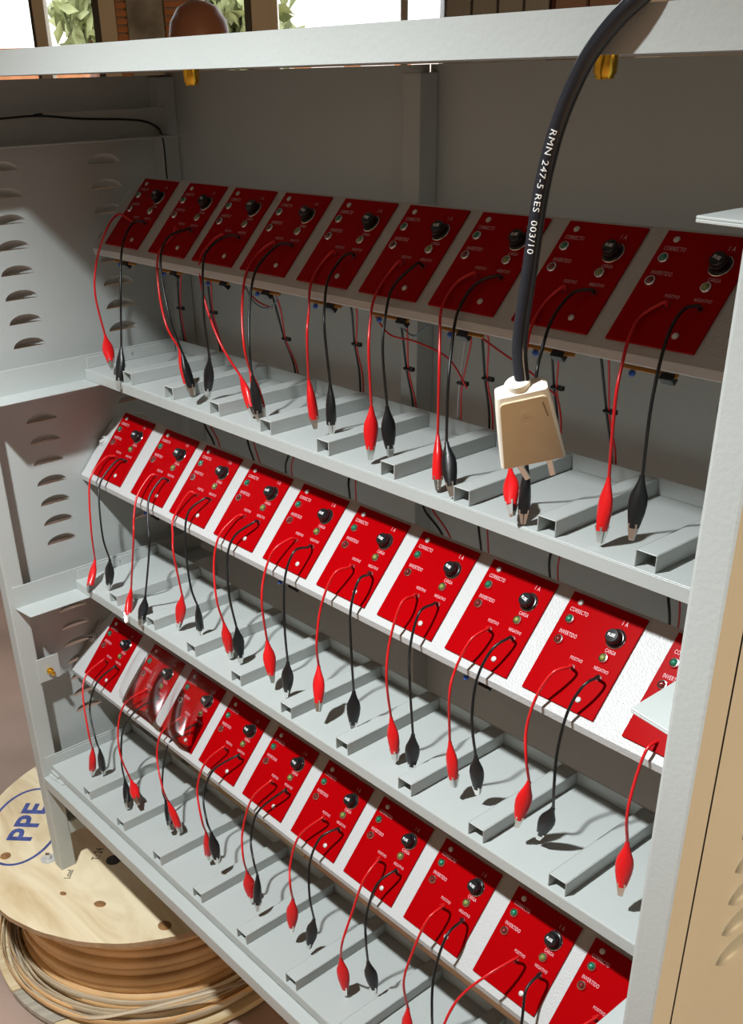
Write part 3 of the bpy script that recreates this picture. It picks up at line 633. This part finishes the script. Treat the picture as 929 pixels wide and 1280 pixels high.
 (2,8,'b',[[0.838,-0.0946,-0.5793],[0.838,-0.0984,-0.576],[0.8457,-0.1046,-0.5639],[0.8462,-0.1244,-0.5691],[0.8536,-0.1368,-0.5881],[0.8616,-0.1473,-0.6183]],[0.8617,-0.1393,-0.6812],[0.869,-0.1393,-0.7335]),
 (2,9,'r',[[0.9049,-0.0953,-0.5801],[0.9049,-0.099,-0.5768],[0.9126,-0.1053,-0.5651],[0.9074,-0.1266,-0.5698],[0.9002,-0.1399,-0.5897],[0.9033,-0.1513,-0.6203]],[0.9018,-0.1433,-0.6732],[0.9133,-0.1513,-0.7242]),
]
PX = [[-0.0198, 0.0862, 0.1832, 0.2796, 0.3806, 0.4785, 0.5746, 0.6748, 0.7725], [-0.0426, 0.0658, 0.163, 0.2641, 0.3649, 0.4632, 0.5623, 0.6602, 0.7583, 0.8675], [-0.0337, 0.0819, 0.181, 0.2785, 0.3772, 0.4763, 0.5731, 0.6718, 0.773, 0.8684]]
ROWN = ['top', 'middle', 'bottom']
for i in range(3):
    M, L = strip_frame(i)
    sc_ = L/.1
    for k, x0 in enumerate(PX[i]):
        n = len(PX[i])
        pos = ORD(k) if (k < 9 and not (n == 9 and k == 8)) else 'rightmost'
        md = empty('charger_module'); md.matrix_world = M @ Matrix.Translation((x0, 0, 0))
        extra = ''
        tag(md, 'red charger faceplate with black fuse cap, %s in the %s row' % (pos, ROWN[i]), 'charger', 'red charger modules in the %s row' % ROWN[i])
        pl = link('faceplate', plate, md); pl.scale = (1, sc_, 1)
        for sx, sy in ((.0121, .0920), (.0576, .0114)): link('screw', scr, md, (sx, sy*sc_, 0))
        for sx, sy, lm in ((.0104, .0743, LG), (.0106, .0534, LR_), (.0595, .0539, LY)):
            b_ = link('led_bezel', bez, md, (sx, sy*sc_, 0)); link('led_lens', lm, b_)
        fh = link('fuse_holder', fhb, md, (.0606, .0738*sc_, 0)); link('fuse_ring', fring, fh)
        fc = link('fuse_cap', fcap, fh, (0, 0, .0024), (0, 0, random.uniform(-.5, .5)))
        t_ = link('fuse_print', TXF, fh, (0, 0, .01015)); t_.rotation_euler = (0, 0, random.uniform(-.3, .2))
        for wd_, sx, sy in (('CORRECTO', .0140, .0836), ('INVERTIDO', .0150, .0613), ('1 A', .0606, .0890), ('CARGA', .0612, .0612), ('POSITIVO', .0353, .0430), ('NEGATIVO', .0619, .0432)):
            link('lettering', TX[wd_], md, (sx+.001, sy*sc_, .00015))
        for sx, sy in ((.0365, .035), (.0650, .036)): link('wire_hole', grom, md, (sx, sy*sc_, 0))
        if i == 0 or k % 3 == 1:
            cb_ = link('circuit_board', board, md)
            link('capacitor', capm, cb_, (.026, -.0145, -.020)); link('terminal_block', relay, cb_, (.036+.008*(k % 3), -.016, -.020))

# ---------------------------------------------------------------- crocodile clip leads
def boot_mesh(m):
    mb = MB(); n = 14
    prof = [(.0021, .0019, 0), (.0024, .0021, -.003), (.0040, .0032, -.008), (.0070, .0046, -.0155), (.0078, .0052, -.0215), (.0072, .0056, -.029), (.0055, .0056, -.037), (.0044, .0054, -.0415)]
    for a, b_, z in prof:
        for j in range(n):
            q = 2*PI*j/n
            # pinched side ridges
            mb.v.append((a*math.cos(q), b_*math.sin(q)*(1-.18*abs(math.cos(q))), z))
    for r_i in range(len(prof)-1):
        for j in range(n):
            k2 = (j+1) % n; mb.f.append((r_i*n+j, r_i*n+k2, (r_i+1)*n+k2, (r_i+1)*n+j))
    mb.f.append(tuple(range(n))); mb.f.append(tuple(range((len(prof)-1)*n, len(prof)*n)))
    return mb.mesh('clip_boot', m, smooth=True)
BB, BR_ = boot_mesh(BOOTB), boot_mesh(BOOTR)
def jaw_mesh(s):
    mb = MB()
    pts = [(-.0036, .0006*s, -.038), (.0036, .0006*s, -.038), (.0018, .0004*s, -.0520), (-.0018, .0004*s, -.0520)]
    pt2 = [(-.0040, .0046*s, -.038), (.0040, .0046*s, -.038), (.0020, .0022*s, -.0512), (-.0020, .0022*s, -.0512)]
    mb.add(pts+pt2, [(0, 1, 2, 3), (7, 6, 5, 4), (0, 4, 5, 1), (1, 5, 6, 2), (2, 6, 7, 3), (3, 7, 4, 0)])
    for t_ in range(4): mb.box(-.0016, .0016, min(0, -.0006*s), max(0, -.0006*s)+.0004, -.0512+t_*.0022, -.0504+t_*.0022)
    return mb.mesh('clip_jaw', STEEL)
JA, JB = jaw_mesh(1), jaw_mesh(-1)
for i, k, c, pts, T, B in LEADS:
    n = len(PX[i]); pos = ORD(k) if (k < 9 and not (n == 9 and k == 8)) else 'rightmost'
    T, B = Vector(T), Vector(B); ld = empty('clip_lead', pts[0])
    cn = 'red' if c == 'r' else 'black'
    tag(ld, '%s crocodile clip lead hanging from the charger %s in the %s row' % (cn, pos, ROWN[i]), 'clip lead', '%s clip leads of the %s row' % (cn, ROWN[i]))
    O_ = Vector(pts[0])
    ax = (T-B).normalized()
    path = [Vector(p)-O_ for p in pts] + [T-O_, T-O_-ax*.004]
    build('wire', MB().tube(spline(path, 7), .00138, 8), BLACKR if c == 'b' else REDR, ld, smooth='all')
    q = Vector((0, 0, 1)).rotation_difference(ax)
    M = Matrix.Translation(T-O_) @ q.to_matrix().to_4x4() @ Matrix.Rotation(random.uniform(-1.0, 1.4), 4, 'Z')
    s = (T-B).length/.052
    M = M @ Matrix.Diagonal((1, 1, s, 1))
    for nm, me in (('clip_boot', BB if c == 'b' else BR_), ('clip_jaw', JA), ('clip_jaw', JB)):
        o = link(nm, me, ld); o.matrix_local = M

# ---------------------------------------------------------------- wiring behind the strips
def wire_thing(name, label, paths, group=None, ties=(), cat='wire'):
    e = empty(name, paths[0][0][0]); O_ = Vector(paths[0][0][0]); tag(e, label, cat, group)
    for pts, m, r in paths:
        build('wire', MB().tube(spline([Vector(p)-O_ for p in pts], 8), r, 6), m, e, smooth='all')
    for t_ in ties:
        build('cable_tie', MB().tube([(math.cos(a)*.004, math.sin(a)*.004, 0) for a in [j*PI/4 for j in range(8)]], .0014, 5, closed=True).box(.003, .009, -.002, .002, -.002, .002), BLACKR, e, loc=Vector(t_)-O_)
    return e
WP = [((.0701,.05,-.0273),(-.030,.1135,-.1547)), ((.1371,.05,-.0298),(.0601,.1135,-.142)), ((.2772,.05,-.0499),(.2264,.1135,-.1427)), ((.4114,.05,-.0364),(.3505,.1135,-.1285)),
      ((.4881,.05,-.0419),(.4416,.1135,-.1485)), ((.5987,.05,-.037),(.5558,.1135,-.1338)), ((.682,.05,-.0347),(.645,.1135,-.1216)), ((.7356,.05,-.0327),(.7129,.1135,-.1439)), ((.5766,.05,-.040),(.5104,.1135,-.1523))]
for j, (a, b) in enumerate(WP):
    a, b = Vector(a), Vector(b); mid = a.lerp(b, .5)+Vector((.002, -.004, .004)); low = b+Vector((0, .001, -.06))
    d = Vector((.004, .001, 0))
    up = a+Vector((0, -.006, .02))
    wire_thing('supply_wire', ('thin black and red wires behind the top tray, %s' % ORD(j)) if j < 8 else 'thin grey and red wires behind the top tray beside the back post',
               [([up, a, mid, b, low], GREYW if j == 8 else BLACKR, .0013), ([up+d, a+d*1.6, mid+Vector((.0035, 0, -.002)), b+d, low+d], REDR, .0010)],
               'supply wires behind the top tray', ties=[tuple(mid+Vector((.002, 0, 0)))])
loops = [((.465,.028,-.020),(.490,.030,-.044),(.530,.030,-.046),(.560,.045,-.060),(.572,.06,-.090)), ((.600,.028,-.022),(.640,.030,-.038),(.672,.035,-.052),(.690,.05,-.072)),
         ((.235,.030,-.022),(.268,.030,-.040),(.290,.035,-.046))]
for j, lp_ in enumerate(loops):
    wire_thing('jumper_wire', ['red jumper wire looping under the fifth and sixth top chargers', 'red jumper wire looping under the seventh top charger', 'red jumper wire looping under the third top charger'][j],
               [(lp_, REDR, .0010)], 'red jumper wires')
for j, lp_ in enumerate([((.250,.026,-.020),(.262,.028,-.040),(.285,.028,-.046),(.305,.028,-.038),(.312,.028,-.020)), ((.498,.026,-.018),(.512,.028,-.034),(.530,.028,-.040),(.545,.03,-.028)),
                         ((.905,.026,-.010),(.870,.03,-.030),(.862,.03,-.050),(.880,.032,-.066),(.91,.04,-.07))]):
    wire_thing('blue_wire', ['blue-grey wire looping under the fourth top charger', 'blue-grey wire looping under the sixth top charger', 'blue-grey wire looping beside the right post'][j],
               [(lp_, BLUEW, .0010)], 'blue-grey wires')
# bundles between the top tray and the middle row, and behind the lower rows
rowz = [(1, .030, -.225), (2, -.035, -.525)]
for i, yy, zz in rowz:
    for j in range(8):
        x = .10+.105*j + random.uniform(-.015, .015)
        ru = random.uniform
        top = Vector((x+ru(-.03, .01), yy+.055, zz+.045)); a = Vector((x+ru(-.012, .012), yy+.012, zz+.014+ru(-.006, .006))); b = Vector((x+ru(-.02, .03), yy+.015, zz-.030)); low = Vector((x+ru(-.03, .03), yy+.03, zz-.13))
        wire_thing('wire_pair', 'thin black and red wires running behind the %s row of chargers, %s' % (ROWN[i], ORD(j)),
                   [([top, a, b, low], BLACKR, .0013), ([top+Vector((.006, 0, .004)), a+Vector((.012, 0, .004)), b+Vector((.006, .004, 0)), low+Vector((.008, 0, 0))], REDR, .0009)],
                   'wires behind the %s row' % ROWN[i], ties=[tuple(a)] if j % 2 else [])
tz = [Vector((.70,.03,-.335)), Vector((.72,.035,-.352)), Vector((.755,.03,-.352)), Vector((.765,.03,-.335)), Vector((.745,.035,-.362)), (Vector((.72,.04,-.375)))]
wire_thing('wire_tangle', 'tangled black wires hanging under the middle row near its right end',
           [(tz, BLACKR, .0013), ([v+Vector((.012, .004, .008)) for v in reversed(tz)], BLACKR, .0013)], ties=[tuple(tz[3])])
wire_thing('black_cord', 'thin black cord draped along the ledge of the left side wall',
           [([(-.0445,-.150,.1490),(-.0440,-.105,.1490),(-.0435,-.056,.1500),(-.0435,.0,.1445),(-.043,.075,.1400),(-.043,.105,.1330),(-.041,.1160,.118),(-.040,.1165,.07),(-.040,.1165,.02)], BLACKR, .0012)],
           ties=[(-.0430,-.056,.151)], cat='cord')

# clear protective film over two chargers of the bottom row
M, L = strip_frame(2)
flm = MB(); nx, ny = 72, 36
xa, xb = PX[2][1]+.000, PX[2][2]+.079
for a in range(nx+1):
    for b in range(ny+1):
        u, v = a/nx, b/ny
        x = xa+(xb-xa)*u; s = .004+v*(.098-.006*math.sin(u*7))
        su = (u*3.0+.35*math.sin(v*3)) % 1.0
        saw = su/.62 if su < .62 else (1-su)/.38
        saw = saw*saw*(3-2*saw)
        z = .0150 + .0120*saw*(.35+.65*math.sin(PI*min(1, v*1.05+.02))) + .0012*math.sin(u*23+v*9)
        z -= .006*max(0, (abs(v-.5)*2-.8))*5
        flm.v.append((x, s, z))
for a in range(nx):
    for b in range(ny):
        q = a*(ny+1)+b; flm.f.append((q, q+ny+1, q+ny+2, q+1))
fo = build('protective_film', flm, FILM, smooth='all'); fo.matrix_world = M
tag(fo, 'clear wrinkled glossy protective film over the second and third chargers of the bottom row', 'film')

# ---------------------------------------------------------------- power cable and plug
cp = [(.8758,-.2185,.0186),(.8705,-.2185,.0465),(.8744,-.2185,.0872),(.8785,-.2185,.125),(.8835,-.2185,.1488),(.8884,-.2185,.1641),(.8951,-.2185,.1787),(.9032,-.2185,.192),(.9147,-.2185,.2042),(.927,-.2170,.2145),(.9382,-.212,.2224),(.9500,-.197,.2270),(.970,-.150,.2205),(.992,-.06,.2188),(1.005,.08,.2188)]
pw = empty('power_cable', cp[0]); O_ = Vector(cp[0])
tag(pw, 'thick black power cable with white print hanging over the roof edge', 'cable')
cpath = spline([Vector(p)-O_ for p in cp], 10)
CR = .0045
build('cable_sheath', MB().tube(cpath, CR, 16), CABLE, pw, smooth='all')
# print along the cable, bent onto the sheath
tm = text_mesh('RMN 247-5 RES  003/10', .0040, WHITEINK, .95, align='LEFT', space=1.1)
P = cpath; cum = [0]
for a, b in zip(P[:-1], P[1:]): cum.append(cum[-1]+(b-a).length)
def along(s):
    s = max(0, min(s, cum[-1]-1e-6))
    for j in range(len(cum)-1):
        if cum[j+1] >= s: return P[j].lerp(P[j+1], (s-cum[j])/(cum[j+1]-cum[j])), (P[j+1]-P[j]).normalized()
view = (CAM - (O_ + Vector((0, 0, .09)))).normalized()
bm = bmesh.new(); bm.from_mesh(tm); bmesh.ops.subdivide_edges(bm, edges=[e for e in bm.edges if e.calc_length() > .002], cuts=1); bm.to_mesh(tm); bm.free()
smax = max(v.co.x for v in tm.vertices)
for v in tm.vertices:
    s = .144 - v.co.x/smax*.064       # reads downwards
    p_, t_ = along(s)
    side = t_.cross(view).normalized(); fr = side.cross(t_).normalized()
    if fr.dot(view) < 0: fr = -fr
    a = (v.co.y)/CR*1.25 - .30
    lr = t_.cross(fr)
    v.co = p_ + (fr*math.cos(a) + lr*math.sin(a))*(CR+.00012)
link('printed_code', tm, pw)
ph, om, th = .813, .230, .20
r1 = Vector((math.cos(ph), math.sin(ph), 0)); n1 = Vector((math.sin(ph), -math.cos(ph), 0)); u1 = Vector((0, 0, 1))
u2 = u1*math.cos(th)+n1*math.sin(th); r2 = r1*math.cos(om)+u2*math.sin(om); u3 = -r1*math.sin(om)+u2*math.cos(om); n2 = r2.cross(u3)
PM = Matrix.Identity(4)
PO = Vector((.8796, -.2235, .0163))
for r in range(3): PM[r][0] = r2[r]; PM[r][1] = u3[r]; PM[r][2] = n2[r]; PM[r][3] = PO[r]
pg = empty('power_plug'); pg.matrix_world = PM
tag(pg, 'cream two pin power plug with its face in warm light hanging from the thick cable', 'plug')
def loft(rows, n=1):
    mb = MB()
    for pts in rows: mb.v += pts
    k = len(rows[0])
    for j in range(len(rows)-1):
        for i in range(k):
            i2 = (i+1) % k; mb.f.append((j*k+i, j*k+i2, (j+1)*k+i2, (j+1)*k+i))
    mb.f.append(tuple(range(k))[::-1]); mb.f.append(tuple((len(rows)-1)*k+i for i in range(k)))
    return mb
def rrect(hw, d0, d1, y, r=.003, n=4):
    pts = []
    for cx, cz, a0 in ((hw-r, d1-r, 0), (-hw+r, d1-r, PI/2), (-hw+r, d0+r, PI), (hw-r, d0+r, 3*PI/2)):
        for j in range(n+1):
            a = a0+PI/2*j/n; pts.append((cx+r*math.cos(a), y, cz+r*math.sin(a)))
    return pts
# body: slightly wider than the face, thick towards the back
rows_ = [rrect(.0126, -.014, -.003, .0048, .003), rrect(.0155, -.0165, -.0008, .0030, .003), rrect(.0162, -.018, -.0004, -.002, .003)]
for t_ in (.2, .4, .6, .8, 1.0):
    hw = .0162+(.0200-.0162)*t_**.8; rows_.append(rrect(hw, -.018, -.0004, -.002-.0425*t_, .003))
rows_.append(rrect(.0184, -.0165, -.0020, -.0458, .003))
build('plug_body', loft(rows_), PLUGW, pg, smooth=True)
fc = MB()
def facepoly(y, k=1.0, z=0): pass
hw0, hw1, hh = .0143, .0184, .0443
fp = []
for cx, cy, a0, r in ((hw0-.003, -.003, 0, .003), (-hw0+.003, -.003, PI/2, .003), (-hw1+.001, -hh+.001, PI, .001), (hw1-.001, -hh+.001, 3*PI/2, .001)):
    for j in range(5):
        a = a0+PI/2*j/4; fp.append((cx+r*math.cos(a), cy+r*math.sin(a)))
build('plug_face', MB().prism(fp, -.002, .0006), PLUGF, pg, bevel=.0003)
build('face_groove', MB().box(-.0004, .0004, -.010, 0, .0004, .0009), mat('groove_brown', (.25, .18, .10), .6), pg, loc=(.0112, -.004, 0), rot=(0, 0, .18))
build('moulded_mark', MB().tube([(math.cos(j*PI/12)*.0042, math.sin(j*PI/12)*.0042-.0105, .0006) for j in range(24)], .00022, 5, closed=True).box(-.0003, .0003, -.0125, -.0085, .0004, .0010).box(-.0016, .0016, -.0128, -.0124, .0004, .0010), PLUGF, pg)
build('cable_collar', MB().lathe([(.0078, 0), (.0078, .0035), (.0062, .0050), (.0052, .0052)], 20).xf(Matrix.Rotation(-PI/2, 4, 'X')), PLUGW, pg, smooth=True, loc=(-.0015, .0038, -.009))
for px_, rz in ((-.0095, .32), (.0098, .05)):
    pin = MB().box(-.0019, .0019, -.0150, 0, -.0009, .0009)
    o = build('plug_pin', pin, STEEL, pg, bevel=.0006, loc=(px_, -.0452, -.006 if px_ else -.013), rot=(.1 if px_ else 0, 0, rz if px_ else 0))

# ---------------------------------------------------------------- wooden reel of banding under the cabinet
SX, SY, SR = -.0656, -.0306, .2955
reel = empty('wooden_reel', (SX, SY, GZ)); RZ0 = SPOOLZ-GZ
tag(reel, 'large wooden cable reel lying flat, its plywood disc under the cabinet foot', 'reel')
def ring(n, r): return [(r*math.cos(2*PI*i/n), r*math.sin(2*PI*i/n)) for i in range(n)]
dt = MB()
rad = [SR*(1+.0018*math.sin(i*1.7)+.0022*math.sin(i*.61)) for i in range(96)]
# disc with centre hole
top = RZ0; th_ = .010
outl = [(rad[i]*math.cos(2*PI*i/96), rad[i]*math.sin(2*PI*i/96)) for i in range(96)]
dt.v = [(x, y, top) for x, y in outl]+[(x, y, top-th_) for x, y in outl]
dt.f = [tuple(range(96)), tuple(range(96, 192))[::-1]]+[(i, (i+1) % 96, (i+1) % 96+96, i+96) for i in range(96)]
me = dt.mesh('top_disc', PLY); me.materials.append(PLYEDGE)
for p in me.polygons:
    if abs(p.normal.z) < .5: p.material_index = 1
td = link('top_disc', me, reel)
def knot(x, y, rx_, ry_, rot):
    build('knot', MB().lathe([(1, 0), (1, .0003)], 20).xf(Matrix.Diagonal((rx_, ry_, 1, 1))), KNOT, td, loc=(x-SX, y-SY, RZ0), rot=(0, 0, rot))
for a in ((.0042,-.232,.006,.004,.4), (.0654,-.1995,.010,.007,.6), (.1753,-.1482,.011,.010,.3), (-.1456,-.2615,.009,.009,0)): knot(*a)
build('axle_hole', MB().lathe([(.0125, 0), (.0125, .0004)], 20), BLACKP, td, loc=(-.0133-SX, -.130-SY, RZ0))
ws = build('washer', MB().lathe([(.0125, 0), (.0125, .002), (.0050, .0022)], 24), ZINC, reel, smooth=True, loc=(-.0890-SX, -.2110-SY, RZ0))
build('nut', MB().lathe([(.0062, 0), (.0062, .006)], 6), ZINC, ws, loc=(0, 0, .002)); build('bolt_end', MB().lathe([(.0035, 0), (.0035, .010), (.002, .011)], 10), CHROME, ws, loc=(0, 0, .002), smooth=True)
# stencil
dirv = Vector((.0223+.0, .0246)); 
PPE = text_mesh('PPE', .060, BLUEINK, 1.12, extrude=.0002, space=1.08, bold=.0015)
link('stencil_lettering', PPE, td, (-.2030-SX, -.1900-SY, RZ0+.0003), (0, 0, STN_ROT))
oc = Vector((-.2000, -.1990)); 
el = [(oc.x-SX+RA_*math.cos(a)*math.cos(RR_)-RB_*math.sin(a)*math.sin(RR_), oc.y-SY+RA_*math.cos(a)*math.sin(RR_)+RB_*math.sin(a)*math.cos(RR_), RZ0+.0002) for a in [2*PI*j/60 for j in range(60)]]
build('stencil_ring', MB().tube(el, .0026, 4, closed=True, flat=.12), BLUEINK, td)
for body_, x, y, sz, rz in (('T: 24', -.0440, -.1420, .020, STN_ROT), ('Load', -.0310, -.2030, .015, STN_ROT)):
    link('marker_note', text_mesh(body_, sz, BLACKINK, .7, extrude=.0002), td, (x-SX, y-SY, RZ0+.0003), (0, 0, rz))
# barrel, wound banding, lower disc of boards
LZ = -1.163-GZ
build('barrel', MB().lathe([(.12, LZ), (.12, RZ0-th_)], 40), PINE, reel, smooth=True)
y = -SR; wds = [.105, .095, .11, .10, .09, .12]
j = 0
while y < SR-.005:
    y2 = min(y+wds[j % 6], SR)
    pl_ = []
    n = 14
    ya, yb2 = y+.0012, y2-.0012
    for t_ in range(n+1):
        yy = ya+(yb2-ya)*t_/n; pl_.append((math.sqrt(max(0, SR**2-yy**2)), yy))
    for t_ in range(n+1):
        yy = yb2+(ya-yb2)*t_/n; pl_.append((-math.sqrt(max(0, SR**2-yy**2)), yy))
    b_ = MB().prism(pl_, -.012, 0)
    build('plank', b_, PINEG if j % 3 == 1 else PINE, reel, bevel=.0008, loc=(0, 0, LZ), rot=(0, 0, 1.25))
    y = y2; j += 1
build('support_block', MB().box(-.05, .05, -.28, .28, 0, LZ-.012), PINEG, reel, rot=(0, 0, .8))

coil = empty('banding_coil', (SX, SY, LZ+GZ)); tag(coil, 'thick coil of tan edge banding strip wound between the reel discs', 'coil')
CHh = (RZ0-th_)-LZ
def bandring(r, z, h, w_, m, wob=0, ph_=0, cx=0, cy=0, tilt=0, name='band', bulge=1.12):
    n = 90; mb = MB()
    for i in range(n):
        a = 2*PI*i/n; rr = r*(1+wob*math.sin(2*a+ph_)+wob*.5*math.sin(5*a+ph_*2)); zz = z+tilt*math.sin(a+ph_)
        c_, s_ = math.cos(a), math.sin(a)
        for dr, dz in ((0, 0), (w_, .0008), (w_*bulge, h*.5), (w_, h-.0008), (0, h)):
            mb.v.append((cx+(rr+dr)*c_, cy+(rr+dr)*s_, zz+dz))
    for i in range(n):
        i2 = (i+1) % n
        for q in range(5):
            q2 = (q+1) % 5; mb.f.append((i*5+q, i*5+q2, i2*5+q2, i2*5+q))
    return build(name, mb, m, coil, smooth='all')
nl = 10; hb_ = CHh/nl
for q in range(nl):
    rr = [.243, .246, .240, .2445, .241, .246, .2415, .243, .238, .232][q]
    bandring(rr-.07, q*hb_+.0012, hb_-.0024, .07, BAND, .003, q*1.3, bulge=1.012)
for q in range(13):
    rr = .250+.0026*q+random.uniform(-.001, .001)
    bandring(rr, .001+random.uniform(0, .010)+max(0, 12-q)*.0012, .013, .0009, BANDL if q % 3 else BAND, .006+.001*(q % 4), q*.7+.5, tilt=.003, cx=.002*math.sin(q*2.), cy=-.004*math.cos(q*1.1), name='loose_loop')
# one loop strays over the others and off to the right
st = [(x-SX, y-SY, z) for x, y, z in ((-.345,-.02,.010), (-.330,-.12,.010), (-.255,-.215,.010), (-.142,-.280,.010), (-.010,-.300,.012), (.088,-.268,.022), (.150,-.205,.042), (.200,-.13,.060), (.245,-.04,.070))]
build('stray_strip', MB().tube(spline(st, 8), .0052, 6, flat=.3), BANDL, coil, smooth='all')
# loose twig of cut wire on the floor boards
tw = build('wire_offcut', MB().tube([(.135,-.270,LZ+GZ+.002),(.185,-.205,LZ+GZ+.003)], .0011, 6), BLACKR)
tag(tw, 'short straight dark wire offcut lying on the lower reel disc', 'wire')
# scattered dead twigs / offcuts on the floor beside the reel
for j, (x, y, an) in enumerate(((-.295,-.262,.3), (-.262,-.300,1.3), (-.215,-.345,2.2), (.232,.030,.5), (.262,.075,1.9), (.275,-.010,2.7))):
    o = build('floor_offcut', MB().tube([(0,0,.0012),(math.cos(an)*.02,math.sin(an)*.02,.0014),(math.cos(an+.4)*.035,math.sin(an+.4)*.035,.0012)], .0008, 5), BLACKR, loc=(x, y, GZ))
    side = 'left' if j < 3 else 'right'
    tag(o, 'short dark wire offcut lying on the floor just %s of the reel' % side, 'wire', 'wire offcuts %s of the reel' % side)
